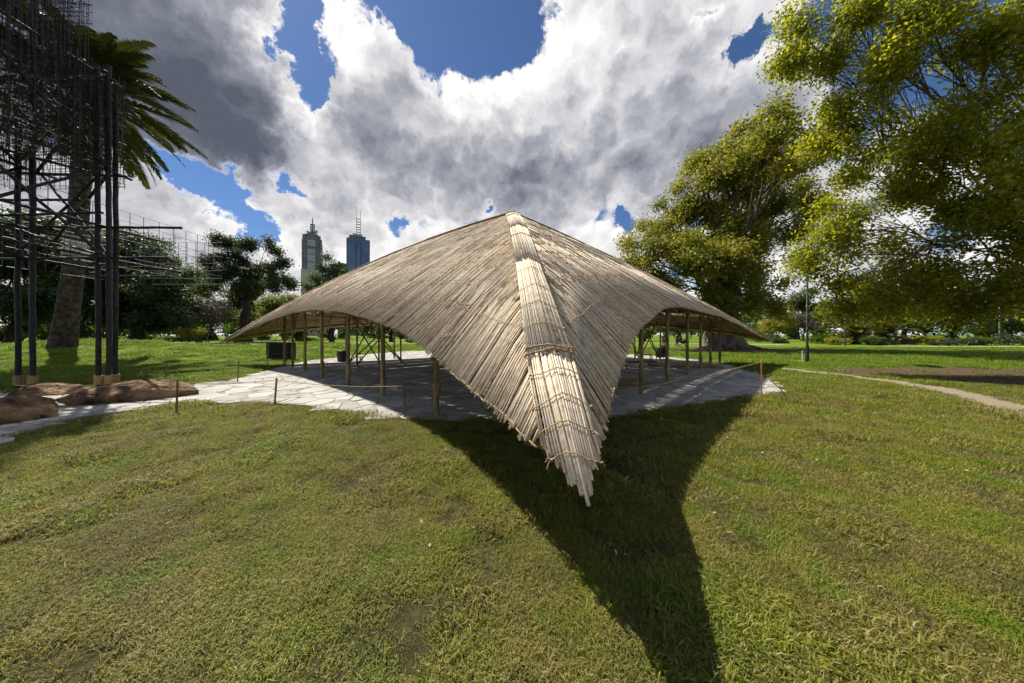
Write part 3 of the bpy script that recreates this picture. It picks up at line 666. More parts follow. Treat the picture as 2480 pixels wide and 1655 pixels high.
# ------------------------------------------------------------------ black bamboo tower wrapped in wire
def build_tower():
    rg = np.random.default_rng(11); ox, oy = -12.4, 6.6
    root = tag(empty('bamboo_tower', (ox, oy, 0)), 'tall black bamboo scaffold tower hung with black wire mesh, beside the boulders', 'tower')
    inv = Matrix.Translation((-ox, -oy, 0))
    def part(name, me, m, parent=None):
        o = obj(name, me, m, root if parent is None else parent)
        if parent is None: o.matrix_parent_inverse = inv
        return o
    def pole(name, a, b, r, seg=.38):
        a = np.array(a, float); b = np.array(b, float); L = np.linalg.norm(b-a); n = max(2, int(L/seg)); P, R = [], []
        for i in range(n+1):
            c = a+(b-a)*i/n+rg.normal(0, .006, 3)
            for q, k in ((-.02, 1.0), (0, 1.1), (.02, 1.0)):
                t = (i/n+q/L)
                if 0 <= t <= 1: P.append(a+(b-a)*t+(c-a-(b-a)*i/n)); R.append(r*k)
        return part(name, MB().tube(P, R, 8).mesh(name, True), M_BLACK)
    legs = [(-13.75, 7.9, 9.9), (-13.47, 8.0, 11), (-13.24, 7.86, 11), (-11.46, 7.88, 9.0), (-11.24, 7.92, 9.0), (-11.36, 8.16, 8.4),
            (-13.75, 5.2, 9.9), (-13.45, 5.1, 11), (-11.46, 5.2, 9.0), (-11.24, 5.15, 9.0)]
    for x, y, h in legs:
        b = (x+rg.normal(0, .015), y+rg.normal(0, .015), 0)
        o = pole('leg', b, (x+rg.normal(0, .03), y, h), .052)
        mb = MB()
        for k in range(12):
            ang = np.linspace(0, 2*math.pi, 13); mb.tube(np.column_stack([b[0]+.070*np.cos(ang), b[1]+.070*np.sin(ang), np.full(13, .14+.021*k)]), .0125, 5, False)
        part('rope_binding', mb.mesh('rope_binding', True), M_ROPE)
    xl, xr, yn, yf = -13.5, -11.35, 5.2, 7.9
    for z, y0, y1 in ((3.62, 3.6, 9.7), (4.52, 3.6, 9.4), (6.1, 4.0, 8.4), (8.72, 3.6, 8.3)):
        for x in (xr, xl): pole('beam', (x+rg.normal(0, .08), y0, z+rg.normal(0, .03)), (x+rg.normal(0, .08), y1, z+rg.normal(0, .05)), .036)
    for z, x0, x1 in ((3.66, -15.5, -9.7), (4.56, -15.5, -9.35), (6.05, -15, -10.9), (5.3, -15.5, -12.2), (8.6, -15, -11.1)):
        for y in (yf+.1, yn): pole('beam', (x0, y+rg.normal(0, .04), z+rg.normal(0, .03)), (x1, y+rg.normal(0, .04), z+rg.normal(0, .05)), .036)
    for z0, z1 in ((3.55, 6.15), (6.1, 8.7)):
        for y in (yf+.16, yn-.1):
            pole('brace', (xl, y, z0), (xr, y, z1), .034); pole('brace', (xl, y+.08, z1), (xr, y+.08, z0), .034); pole('brace', (xl-.3, y-.08, z0+.3), (xr-.2, y-.06, z1-.1), .03)
        for x in (xr+.1, xl-.1):
            pole('brace', (x, yn, z0), (x, yf, z1), .034); pole('brace', (x+.07, yn, z1), (x+.07, yf, z0), .034)
    pole('brace', (xl-2.2, 6.0, 3.9), (xr, 7.9, 4.9), .032); pole('brace', (xl-2.5, 6.4, 6.9), (xr, 7.8, 5.9), .036); pole('brace', (xl-2, 6.2, 5.2), (xr, 7.9, 3.7), .032)
    # wire mesh panels; every panel is a part made of crossing wires
    def panel(o, u, v, lu, lv, su, sv, r=.0048, jit=.012, bend=0.0):
        o, u, v = (np.array(q, float) for q in (o, u, v)); mb = MB(); nrm = np.cross(u, v)
        for k in np.arange(0, lv+1e-6, sv):
            q = o+v*(k+rg.normal(0, jit)); e = q+u*lu+v*rg.normal(0, jit)
            mb.tube([q, (q+e)/2+nrm*rg.normal(0, bend+.004), e], r, 3, False)
        for k in np.arange(0, lu+1e-6, su):
            q = o+u*(k+rg.normal(0, jit)); e = q+v*lv+u*rg.normal(0, jit)
            mb.tube([q, (q+e)/2+nrm*rg.normal(0, bend+.004), e], r, 3, False)
        stuff(part('wire_mesh', mb.mesh('wire_mesh'), M_WIRE))
    X, Y, Zv = (1, 0, 0), (0, 1, 0), (0, 0, 1)
    for x in (-11.1, -14.1): panel((x, 3.2, 3.42), Y, Zv, 7.7, 1.62, .36, .27, .0075)          # lower open cage
    panel((-14.1, 10.9, 3.42), X, Zv, 3.0, 1.62, .33, .27, .0075); panel((-14.1, 9.2, 3.42), X, Zv, 3.4, 1.35, .4, .3, .0065)
    panel((-11.1, 8.0, 3.42), X, Zv, .9, 1.1, .3, .27, .006)
    for q in range(5):                                                                          # dense upper cages, one inside the other
        g = .14*q
        for x in (-10.98-g, -14.3+g): panel((x, 3.4+g, 5.65+.17*q), Y, Zv, 4.7-g, 3.1-.25*q, .19, .15, .0070, .05, .06)
        for y in (8.1-g, 3.4+g): panel((-14.3+g, y, 5.65+.17*q), X, Zv, 3.3-2*g, 3.1-.25*q, .18, .15, .0070, .05, .06)
        panel((-14.3+g, 3.4+g, 6.4+.55*q), X, Y, 3.3-2*g, 4.6, .18, .19, .0070, .05, .06)
    for q in range(3):
        g = .14*q
        for y in (8.0-g, 5.2+g): panel((-14.0+g, y, 8.7), X, Zv, 2.2-g, 3.2, .18, .15, .0068, .05, .06)
        for x in (-11.78-g, -14.0+g): panel((x, 4.6, 8.7), Y, Zv, 3.4, 3.2, .18, .15, .0068, .05, .06)
    mb = MB()                                                                                   # loose loops of wire at the cage corners
    for k in range(34):
        z = rg.uniform(6.0, 10.6); cx, cy = (-10.95, rg.uniform(7.0, 8.3)) if z < 8.7 else (-11.75, rg.uniform(6.5, 8.0))
        a = np.linspace(-1.6, 1.6, 9); L = rg.uniform(.2, .9)
        P = np.column_stack([cx+.10*np.cos(a), cy+.06*np.sin(a), np.full(9, z)]); P = np.concatenate([[(cx-L, cy-.07, z)], P, [(cx-L, cy+.07, z+.02)]])
        mb.tube(P, .0048, 4, False)
    stuff(part('wire_loops', mb.mesh('wire_loops'), M_WIRE))
build_tower()

def boulder(c, half, rz, seed, label):
    mb = MB(); mb.blob((0, 0, half[2]*.55), half, seed, .17, 44, 28)
    me = mb.mesh('boulder', True); V = np.array([v.co for v in me.vertices]); rg = np.random.default_rng(seed)
    n = V/np.array(half)
    for _ in range(14):                                           # flat broken facets
        d = rg.normal(size=3); d[2] = abs(d[2])*.8; d /= np.linalg.norm(d); cut = rg.uniform(.55, .82)
        pr = n @ d - (.55*d[2]*0); over = np.maximum(pr-cut, 0); V -= (over[:, None]*d)*np.array(half)*.85; n = V/np.array(half)
    V += rg.normal(0, .006, V.shape); V[:, 2] = np.maximum(V[:, 2], -.05)
    me.vertices.foreach_set('co', V.astype(np.float32).ravel()); me.update()
    tag(obj('boulder', me, M_ROCK, None, c, (0, 0, rz)), label, 'boulder', 'boulders at the foot of the tower')
boulder((-8.62, 6.58, 0), (1.16, .46, .60), .62, 3, 'longest brown boulder, in front of the right legs of the black tower')
boulder((-11.55, 7.1, 0), (.85, .42, .44), .5, 8, 'low flat boulder in front of the left legs of the black tower')
boulder((-8.75, 4.95, 0), (.66, .55, .62), .9, 14, 'dark rounded boulder at the left edge, nearest the lawn')

# ------------------------------------------------------------------ trees
def leaf_arrays(rg, P, N, size, shape='rhomb'):
    """small leaf faces at P, facing N"""
    n = len(P); N = N/np.linalg.norm(N, axis=1)[:, None]; a = rg.normal(size=(n, 3)); u = np.cross(N, a); u /= np.linalg.norm(u, axis=1)[:, None]+1e-9; v = np.cross(N, u)
    s = size*rg.uniform(.65, 1.25, n)
    if shape == 'rhomb':
        pr = [(-.5, 0, 0), (0, -.27, .05), (.5, 0, 0), (0, .27, .05)]; polys = [(0, 1, 2, 3)]
    else:                                                          # five lobed plane leaf
        pr = [(-.45, 0, 0), (-.28, -.34, .02), (-.02, -.22, .05), (.12, -.47, 0), (.20, -.16, .06), (.55, 0, -.04), (.20, .16, .06), (.12, .47, 0), (-.02, .22, .05), (-.28, .34, .02)]
        polys = [(0, 1, 2, 8), (0, 8, 9, 9), (2, 3, 4, 4), (2, 4, 6, 8), (4, 5, 6, 6), (6, 7, 8, 8)]
    pr = np.array(pr); V = P[:, None, :]+s[:, None, None]*(pr[None, :, 0, None]*u[:, None, :]+pr[None, :, 1, None]*v[:, None, :]+pr[None, :, 2, None]*N[:, None, :])
    k = len(pr); base = np.arange(n)*k; out = []
    for f in polys:
        f = tuple(dict.fromkeys(f)); out.append(np.array(f)[None]+base[:, None])
    g3 = [o for o in out if o.shape[1] == 3]; g4 = [o for o in out if o.shape[1] == 4]
    return V.reshape(-1, 3), ([np.concatenate(g4)] if g4 else [])+([np.concatenate(g3)] if g3 else []), k
def clumps(rg, blobs, per, sig, shell=.45):
    """clump centres spread through the outer shells of the crown's masses"""
    C, D = [], []
    for (c, r) in blobs:
        n = max(3, int(per*(r[0]*r[1]+r[1]*r[2]+r[0]*r[2])/3/(sig*sig)))
        d = rg.normal(size=(n, 3)); d /= np.linalg.norm(d, axis=1)[:, None]
        C.append(np.array(c)+d*np.array(r)*(1-shell*rg.random(n)[:, None]**1.4)*rg.uniform(.85, 1.08, (n, 1))); D.append(d)
    return np.concatenate(C), np.concatenate(D)
def px_blobs(circ, Z, rg, dj=.5, ky=.9):
    out = []
    for (px, py, r) in circ:
        R = r/FPX*Z; c = at(px, py, Z); sx = 1/math.sqrt(1+((px-1240)/FPX)**2)
        c = c+np.array([c[0]/Z, 1, 0])*rg.normal(0, dj*R); out.append((c, (R*.95, R*ky, R*.95)))
    return out
def limb_path(a, b, rg, n=6, sag=.12):
    a = np.array(a, float); b = np.array(b, float); t = np.linspace(0, 1, n)[:, None]; L = np.linalg.norm(b-a)
    P = a+(b-a)*t; P[:, 2] += np.sin(t[:, 0]*math.pi)*L*sag; P[1:-1] += rg.normal(0, .035*L, (n-2, 3)); return P
def tree(name, label, base, blobs, nleaf, lsize, lm, bark, seed, r0=.5, fork=.3, per=.8, sig=None, cat='tree', group=None, shape='rhomb', up=.5, shell=.45, twigs=1, singles=0, limbs=True, lk=1.0, flat=.62):
    rg = np.random.default_rng(seed); base = np.array(base, float)
    root = tag(empty(name, tuple(base)), label, cat, group); inv = Matrix.Translation(-Vector(base))
    def part(nm, me, m):
        o = obj(nm, me, m, root); o.matrix_parent_inverse = inv; return o
    cs = np.array([b[0] for b in blobs]); rs = np.array([np.mean(b[1]) for b in blobs]); top = cs[:, 2].max(); mid = cs.mean(0)
    sig = sig or rs.mean()*.3
    C, D = clumps(rg, blobs, per, sig, shell)
    if limbs:
        mb = MB(); H = top-base[2]; fk = base+np.array([(mid[0]-base[0])*.35, (mid[1]-base[1])*.35, H*fork])
        tp = limb_path(base, fk, rg, 6, 0); tr = np.linspace(1.25, .72, 6)*r0; tr[0] *= 1.5; tr[1] *= 1.1
        tp[0, 2] -= .25; mb.tube(tp, tr, 12)
        for i, (c, r) in enumerate(blobs):
            c = np.array(c); s = fk+np.array([0, 0, rg.uniform(-.08, .12)*H]); P = limb_path(s, c, rg, 7, .06); d = np.linalg.norm(c-s)
            rr = np.clip(lk*r0*.5*rs[i]/rs.max()+.02, .03, r0*.6); mb.tube(P, np.linspace(rr, rr*.3, 7), 6)
            near = np.argsort(np.linalg.norm(C-c, axis=1))[:int(10*twigs)]
            for j in near:
                q = P[int(rg.integers(3, 7))]; mb.tube(limb_path(q, C[j], rg, 4, .05), np.linspace(rr*.28, rr*.06+.004, 4), 4, False)
        part('trunk', mb.mesh('trunk', True), bark)
    idx = rg.integers(0, len(C), nleaf); P = C[idx]+rg.normal(size=(nleaf, 3))*np.array([sig, sig, sig*flat])*.62
    N = rg.normal(size=(nleaf, 3))*.6+D[idx]*(.5 if up > .3 else .2)+np.array([0, 0, up]); cv = rg.random(len(C))
    var = np.clip(.45*cv[idx]+.55*rg.random(nleaf), 0, 1)
    if singles:
        Z = np.maximum(P[:, 1], 1); ok = (np.abs(P[:, 0]/Z) < 1.78) & ((P[:, 2]-HC)/Z < 1.15); sc = np.where(ok, Z, 1e9); order = np.argsort(sc)
        for i in order[:singles]:
            V, pol, k = leaf_arrays(rg, np.zeros((1, 3)), N[i:i+1], lsize*1.15, 'plane')
            o = obj('leaf', mesh_np('leaf', V, pol, {'var': np.full(k, var[i])}), lm, root); o.location = tuple(P[i]-base)
        P, N, var = P[order[singles:]], N[order[singles:]], var[order[singles:]]
    V, pol, k = leaf_arrays(rg, P, N, lsize, shape)
    part('crown', mesh_np('crown', V, pol, {'var': np.repeat(var, k)}), lm)
    return root
RG = np.random.default_rng(2)
# big bronze-green tree right of the pavilion
B = px_blobs([(1705, 430, 85), (1790, 395, 85), (1880, 380, 80), (1900, 460, 90), (1610, 500, 75), (1560, 590, 55), (1545, 640, 38), (1690, 540, 95), (1810, 500, 95), (1930, 540, 70), (1965, 450, 50),
              (1640, 640, 85), (1720, 680, 95), (1820, 660, 85), (1860, 720, 55), (1770, 590, 80), (1600, 700, 50), (1700, 755, 55), (1800, 750, 50), (1870, 330, 40), (1720, 370, 45)], 30, RG, .7)
FIG = tree('fig_tree', 'huge bronze-green tree with a massive trunk behind the right end of the pavilion', (22.4, 30.2, 0), B, 120000, .30, M_FIG, M_BARK, 4, r0=1.45, fork=.16, per=1.2, sig=.95, shell=.5, lk=.45, flat=.8, up=.2)
def fig_roots():
    rg = np.random.default_rng(8); mb = MB()
    for k in range(11):
        a = k/11*6.28+rg.normal(0, .2); L = rg.uniform(2.2, 4.2); P = [(22.4+math.cos(a)*q*L, 30.2+math.sin(a)*q*L+rg.normal(0, .1), .9*(1-q)**2.2+.02) for q in (.25, .45, .65, .85, 1)]
        mb.tube(P, [.55, .38, .26, .15, .05], 7)
    o = obj('buttress_roots', mb.mesh('buttress_roots', True), M_BARK, FIG); o.matrix_parent_inverse = Matrix.Translation((-22.4, -30.2, 0))
fig_roots()
# near plane tree that overhangs the right edge
def plane_tree():
    rg = np.random.default_rng(12); bl = []
    for px, py, r, Z in ((1935, 70, 75, 11), (2010, 160, 95, 11), (2070, 40, 110, 10.5), (2170, 170, 130, 10), (2250, 40, 130, 9.5), (2400, 130, 160, 9), (2040, 270, 85, 11.5), (2150, 330, 110, 11), (2290, 330, 140, 10), (2440, 360, 140, 9),
                         (2075, 430, 60, 12), (2180, 470, 95, 11.5), (2330, 520, 130, 10.5), (2460, 560, 130, 9.5), (1990, 550, 70, 11.5), (2080, 590, 95, 11), (1950, 630, 48, 11.5), (2200, 620, 100, 11), (2030, 690, 62, 11), (2130, 710, 60, 11), (2330, 670, 95, 10.5), (2440, 690, 80, 10),
                         (2230, 730, 50, 11), (2060, 745, 40, 11), (2160, 750, 40, 11), (2300, 745, 50, 11), (2400, 745, 60, 10.5), (2480, 730, 70, 10), (1905, 160, 35, 11), (1985, 350, 40, 12), (2600, 200, 200, 9), (2650, 500, 200, 9), (2600, 700, 120, 10)):
        R = r/FPX*Z/1.25; bl.append((at(px, py, Z), (R*1.15, R*.6, R)))
    tree('plane_tree', 'bright green plane tree whose leafy branches hang in from the right edge', (24.0, 11.0, 0), bl, 108000, .13, M_PLANE, M_BARK, 6, r0=.5, fork=.34, per=1.3, sig=.5, shell=.95, shape='rhomb', up=.15, twigs=2.2, singles=300, lk=.22, flat=.9)
plane_tree()
def px_tree(name, label, pxbase, Z, circ, nleaf, lsize, lm, bark, seed, **kw):
    rg = np.random.default_rng(seed+100); b = at(pxbase, 812, Z); b[2] = float(height(b[0], b[1])) if Z < 60 else 0.0
    return tree(name, label, b, px_blobs(circ, Z, rg, .5), nleaf, lsize, lm, bark, seed, **kw)
DE = 'dark evergreen trees behind the tower'
px_tree('evergreen_tree', 'dark glossy evergreen with a low spreading crown right of the tower legs', 326, 48, [(320, 600, 45), (365, 615, 45), (330, 650, 62), (395, 690, 62), (280, 690, 60), (350, 730, 62), (300, 610, 48), (430, 730, 42), (250, 740, 50), (395, 760, 48), (300, 775, 45), (455, 690, 30), (440, 770, 30), (350, 780, 40)], 60000, .42, M_DARKLEAF, M_BARKD, 31, r0=.8, fork=.2, sig=1.3, per=1.3, lk=.4, group=DE)
px_tree('evergreen_tree', 'dark evergreen seen between the two leg groups of the tower', 193, 44, [(170, 580, 60), (235, 590, 50), (220, 620, 50), (140, 650, 60), (210, 690, 55), (160, 730, 55), (230, 750, 45), (110, 720, 50)], 46000, .42, M_DARKLEAF, M_BARKD, 32, r0=.75, fork=.2, sig=1.3, per=1.3, lk=.4, group=DE)
px_tree('evergreen_tree', 'dark evergreen at the left edge behind the outermost tower legs', 30, 42, [(30, 590, 60), (100, 590, 45), (30, 610, 60), (-40, 640, 70), (70, 660, 50), (20, 710, 60), (85, 740, 45), (-60, 740, 60), (40, 770, 40)], 40000, .42, M_DARKLEAF, M_BARKD, 33, r0=.7, fork=.2, sig=1.3, per=1.3, lk=.4, group=DE)
px_tree('leafy_tree', 'yellow-green tree catching the sun behind the dark evergreens', 240, 70, [(430, 665, 42), (445, 700, 36), (60, 720, 60), (140, 760, 50), (240, 760, 50), (330, 700, 50)], 22000, .5, M_MIDLEAF, M_BARKD, 34, r0=.6, fork=.3, sig=1.7)
px_tree('gum_tree', 'dark tall open-crowned tree standing left of the two skyscrapers', 590, 62, [(560, 592, 22), (540, 585, 18), (600, 605, 24), (530, 640, 26), (595, 640, 36), (560, 680, 34), (650, 605, 20), (650, 690, 26), (695, 680, 17), (610, 700, 40), (505, 690, 20), (680, 640, 14), (525, 675, 24), (570, 630, 26), (660, 655, 18), (575, 725, 26)], 46000, .40, M_GUM, M_BARKD, 35, r0=.9, fork=.42, sig=1.1, per=1.3, lk=.3, flat=.9)
px_tree('bushy_tree', 'bushy green tree in front of the left skyscraper', 805, 95, [(805, 645, 26), (780, 690, 32), (825, 680, 24), (760, 725, 34), (800, 735, 36), (838, 668, 10), (730, 755, 25)], 36000, .5, M_GUM, M_BARKD, 36, r0=.8, fork=.3, sig=1.5, per=1.4, lk=.3, flat=.9)
px_tree('bare_tree', 'grey leafless spreading tree left of the pavilion', 483, 52, [(480, 740, 40), (455, 760, 34), (510, 765, 34), (480, 775, 34), (525, 740, 24)], 9000, .22, M_TWIG, M_BARK, 37, r0=.4, fork=.3, sig=.9, twigs=6)
px_tree('pale_tree', 'pale olive spring tree behind the grey leafless tree', 520, 85, [(470, 690, 34), (500, 700, 38), (545, 740, 34), (480, 740, 34), (440, 720, 28), (520, 760, 36)], 20000, .5, M_PALELEAF, M_BARK, 38, r0=.5, fork=.3, sig=2.0)
px_tree('pale_tree', 'pale olive spring tree right of the tall open-crowned tree', 690, 85, [(690, 735, 30), (660, 750, 34), (630, 755, 34), (720, 765, 28), (670, 780, 30), (600, 770, 30)], 20000, .5, M_PALELEAF, M_BARK, 39, r0=.5, fork=.3, sig=2.0)
px_tree('small_tree', 'small yellow-green bush under the dark evergreen', 455, 47, [(462, 800, 18), (445, 806, 16), (478, 808, 12)], 3500, .35, M_YELLOWLEAF, M_BARK, 40, r0=.12, fork=.2, sig=.7)
for i, (px, Z, circ, m, lab) in enumerate((
    (802, 58, [(800, 780, 26), (830, 772, 24), (775, 785, 24)], M_DARKLEAF, 'dark tree seen under the left arch between the bamboo posts'),
    (948, 64, [(960, 780, 26), (925, 785, 26), (1000, 785, 28), (890, 790, 20)], M_MIDLEAF, 'leafy tree seen under the left arch, far right of its posts'),
    (735, 75, [(720, 795, 22), (750, 790, 22)], M_MIDLEAF, 'small green tree above the black board'),
    (1648, 62, [(1640, 785, 24), (1670, 780, 24), (1610, 785, 20)], M_FIG, 'leafy tree seen under the right arch left of the massive trunk'),
    (1560, 72, [(1560, 785, 22), (1530, 782, 24), (1585, 790, 16), (1500, 785, 22)], M_MIDLEAF, 'leafy tree seen under the right arch beside the strip of thatch'))):
    px_tree('park_tree', lab, px, Z, circ, 7000, .5, m, M_BARKD, 50+i, r0=.4, fork=.35, sig=1.2, group='park trees seen under the roof')
px_tree('round_tree', 'round dark green tree beside the green lamp post', 1930, 95, [(1925, 735, 34), (1945, 760, 34), (1910, 765, 28), (1955, 725, 24)], 16000, .55, M_DARKLEAF, M_BARKD, 61, r0=.6, fork=.2, sig=1.8)
px_tree('yellow_tree', 'low yellow-green tree left of the green lamp post', 1885, 70, [(1875, 785, 20), (1895, 780, 18), (1860, 795, 14)], 7000, .4, M_YELLOWLEAF, M_BARK, 62, r0=.2, fork=.2, sig=1.2)
px_tree('bare_tree', 'purplish leafless tree behind the green lamp post', 1945, 75, [(1950, 780, 26), (1925, 785, 20), (1975, 785, 22)], 9000, .25, M_TWIG, M_BARK, 63, r0=.3, fork=.25, sig=1.2, twigs=5)
CON = 'dark trees across the path on the right'
for i, (px, Z, circ) in enumerate(((2060, 80, [(2050, 720, 38), (2090, 700, 40), (2030, 760, 34), (2080, 760, 40)]), (2190, 85, [(2180, 700, 44), (2220, 740, 40), (2150, 750, 36)]), (2310, 70, [(2310, 730, 44), (2350, 700, 50), (2280, 770, 30)]), (2440, 60, [(2430, 720, 50), (2470, 760, 44), (2400, 780, 30), (2500, 700, 50)]))):
    px_tree('shade_tree', ('dark tree right of the green lamp post', 'dark tree behind the two bushy palms', 'dark tree right of the palms, beyond the path', 'dark tree by the right edge, beyond the path')[i], px, Z, circ, 14000, .5, M_DARKLEAF, M_BARKD, 70+i, r0=.5, fork=.3, sig=1.5, group=CON)

# ------------------------------------------------------------------ palms
def frond(mb, o, az, el, L, droop, rg, nl=30, lw=.045, ll=.55):
    """one feather frond; returns (leaflet quads, rachis tube)"""
    t = np.linspace(0, 1, 14); d = np.array([math.cos(az), math.sin(az), 0]); P = np.zeros((14, 3)); e = el; p = np.array(o, float); tw = rg.normal(0, .12)
    for i in range(14):
        P[i] = p; e -= droop/13*(0.4+1.2*i/13); dd = d*math.cos(e)+np.array([0, 0, math.sin(e)]); p = p+dd*L/13
    mb.tube(P, np.linspace(.035, .008, 14), 4, False)
    V, Q = [], []
    sidev = np.cross(d, (0, 0, 1.0))
    for k in range(nl):
        s = .10+.9*k/nl; i = min(int(s*13), 12); q = P[i]+(P[i+1]-P[i])*(s*13-i); tan = P[i+1]-P[i]; tan /= np.linalg.norm(tan)
        nrm = np.cross(sidev, tan); nrm = nrm if nrm[2] > 0 else -nrm
        l = ll*math.sin(math.pi*min(1, .18+.82*s))**.6*rg.uniform(.8, 1.1)+.08
        for sg in (-1, 1):
            dr = sidev*sg*.75+tan*.75+nrm*rg.uniform(.05, .35)+np.array([0, 0, -.12]); dr /= np.linalg.norm(dr)
            w = np.cross(dr, nrm); w /= np.linalg.norm(w)+1e-9; n0 = len(V)
            m = q+dr*l*.5+np.array([0, 0, .0]); e2 = q+dr*l+np.array([0, 0, -.12*l])
            V += [q-w*lw*.4, q+w*lw*.4, m+w*lw*.6, m-w*lw*.6, e2]; Q += [(n0, n0+1, n0+2, n0+3), (n0+3, n0+2, n0+4)]
    mb.add(np.array(V), Q)
def palm(name, label, base, top, r, nf, L, seed, lm, group=None, collar=None, els=(-1.0, 1.35), lean=None):
    rg = np.random.default_rng(seed); base = np.array(base, float); top = np.array(top, float)
    root = tag(empty(name, tuple(base)), label, 'palm', group); inv = Matrix.Translation(-Vector(base))
    def part(nm, me, m):
        o = obj(nm, me, m, root); o.matrix_parent_inverse = inv; return o
    H = top[2]-base[2]; mb = MB(); n = int(H/.16)+3; t = np.linspace(0, 1, n)
    P = base+(top-base)*t[:, None]; P[:, 0] += lean*np.sin(t*math.pi) if lean else 0; P[0, 2] -= .3
    R = r*(1+.35*np.exp(-t*9)-.12*t)*(1+.035*(np.arange(n) % 2)); mb.tube(P, R, 18); part('trunk', mb.mesh('trunk'), M_PALMBARK)
    if H > 3:                                                     # stubs of cut fronds
        mb = MB()
        for k in range(int(H*34)):
            s = k/int(H*34)*.97; c = P[0]+(P[-1]-P[0])*0+np.array([np.interp(s, t, P[:, q]) for q in range(3)]); a = k*2.399; rr = R[int(s*(n-1))]
            mb.tube([c+np.array([math.cos(a), math.sin(a), 0])*rr*.9, c+np.array([math.cos(a)*rr*1.13, math.sin(a)*rr*1.13, .09])], [.09, .035], 4)
        stuff(part('frond_scars', mb.mesh('frond_scars'), M_PALMBARK))
        mb = MB(); mb.blob(top+np.array([0, 0, -.1]), (r*1.25, r*1.25, .9), seed, .1, 14, 8); part('crown_boss', mb.mesh('crown_boss', True), M_PALMBARK)
    if collar:
        z0, z1 = collar; i0 = int((z0-base[2])/H*n); i1 = int((z1-base[2])/H*n); part('guard_collar', MB().tube(P[i0:i1], R[i0]*1.12, 20).mesh('guard_collar', True), M_GREY)
    for k in range(nf):
        q = (k+.5)/nf; el = els[0]+(els[1]-els[0])*q**.8+rg.normal(0, .1); az = k*2.399+rg.normal(0, .15)
        mb = MB(); LL = L*rg.uniform(.85, 1.1)*(1 if el < .9 else .8); frond(mb, top+np.array([0, 0, .3*q]), az, el, LL, rg.uniform(.7, 1.1)*(1.2 if el > 0 else .55), rg, 48 if L > 3 else 22, .085 if L > 3 else .06, .66 if L > 3 else .4)
        me = mb.mesh('frond'); a = me.attributes.new('var', 'FLOAT', 'POINT'); a.data.foreach_set('value', np.clip(rg.random(len(me.vertices))*.35+rg.random()*.4+(.3 if q < .25 else 0), 0, 1).astype(np.float32)); part('frond', me, lm)
palm('date_palm', 'tall date palm with a thick scaly trunk behind the black tower', (-25.6, 16.2, .78), (-24.5, 16.2, 15.3), .38, 90, 5.0, 5, M_PALMLEAF, collar=(6.0, 7.3), lean=.35)
palm('bushy_palm', 'left of two trunkless garden palms with yellowing outer fronds', (*at(2075, 812, 46)[:2], 0), (*at(2075, 812, 46)[:2], .9), .5, 46, 4.6, 6, M_PALMLEAFY, 'garden palms by the path', els=(-.1, 1.4))
palm('bushy_palm', 'right of two trunkless garden palms with arching green fronds', (*at(2140, 812, 48)[:2], 0), (*at(2140, 812, 48)[:2], 1.4), .5, 46, 5.0, 7, M_PALMLEAFY, 'garden palms by the path', els=(-.1, 1.4))
# ------------------------------------------------------------------ shrubs, hedges and the far edge of the park
def shrub(px, Z, w, h, lm, seed, label, nleaf=2600, ls=.22):
    b = at(px, 812, Z); b[2] = float(height(b[0], b[1])) if Z < 60 else 0; rg = np.random.default_rng(seed); bl = []
    for k in range(5): bl.append((b+np.array([rg.uniform(-.4, .4)*w, rg.uniform(-.3, .3)*w, h*rg.uniform(.35, .6)]), (w*.32, w*.32, h*.42)))
    tree('shrub', label, b, bl, nleaf, ls, lm, M_BARK, seed, r0=.06, fork=.25, sig=.35*min(w, h), cat='shrub', group='shrubs in the garden beds')
SH = [(1890, 52, 3.0, 1.3, M_GUM, 'grey-green shrub left of the green lamp post'), (1990, 48, 3.2, 1.5, M_MIDLEAF, 'green shrub just right of the green lamp post'), (2020, 44, 2.2, 1.0, M_YELLOWLEAF, 'small yellowish shrub at the left foot of the bushy palms'),
      (2105, 42, 2.4, 1.3, M_MIDLEAF, 'rounded bright shrub in front of the bushy palms'), (2190, 46, 3.6, 1.1, M_TWIG, 'low brownish shrub right of the bushy palms'), (2250, 44, 3.4, 1.4, M_YELLOWLEAF, 'yellow-green shrub along the path, right of the brown one'),
      (2310, 40, 3.2, 1.0, M_GUM, 'low grey-green shrub along the path towards the right lamp'), (2370, 42, 2.6, 1.2, M_MIDLEAF, 'green shrub just left of the right-hand lamp'), (2455, 42, 3.4, 1.6, M_DARKLEAF, 'dark shrub at the right edge beyond the path'),
      (585, 30, 1.6, .55, M_MIDLEAF, 'low weedy shrub at the left tip of the roof'), (415, 62, 6, 1.2, M_MIDLEAF, 'low green shrub along the path under the evergreens'), (740, 60, 5, 1.2, M_MIDLEAF, 'low shrub along the path behind the black board'), (990, 55, 4, 1.0, M_DARKLEAF, 'dark low shrub far under the left arch'),
      (1835, 60, 6, 1.8, M_DARKLEAF, 'dark hedge-like shrub beside the right tip of the roof')]
for i, (px, Z, w, h, lm, lab) in enumerate(SH): shrub(px, Z, w, h, lm, 200+i, lab)
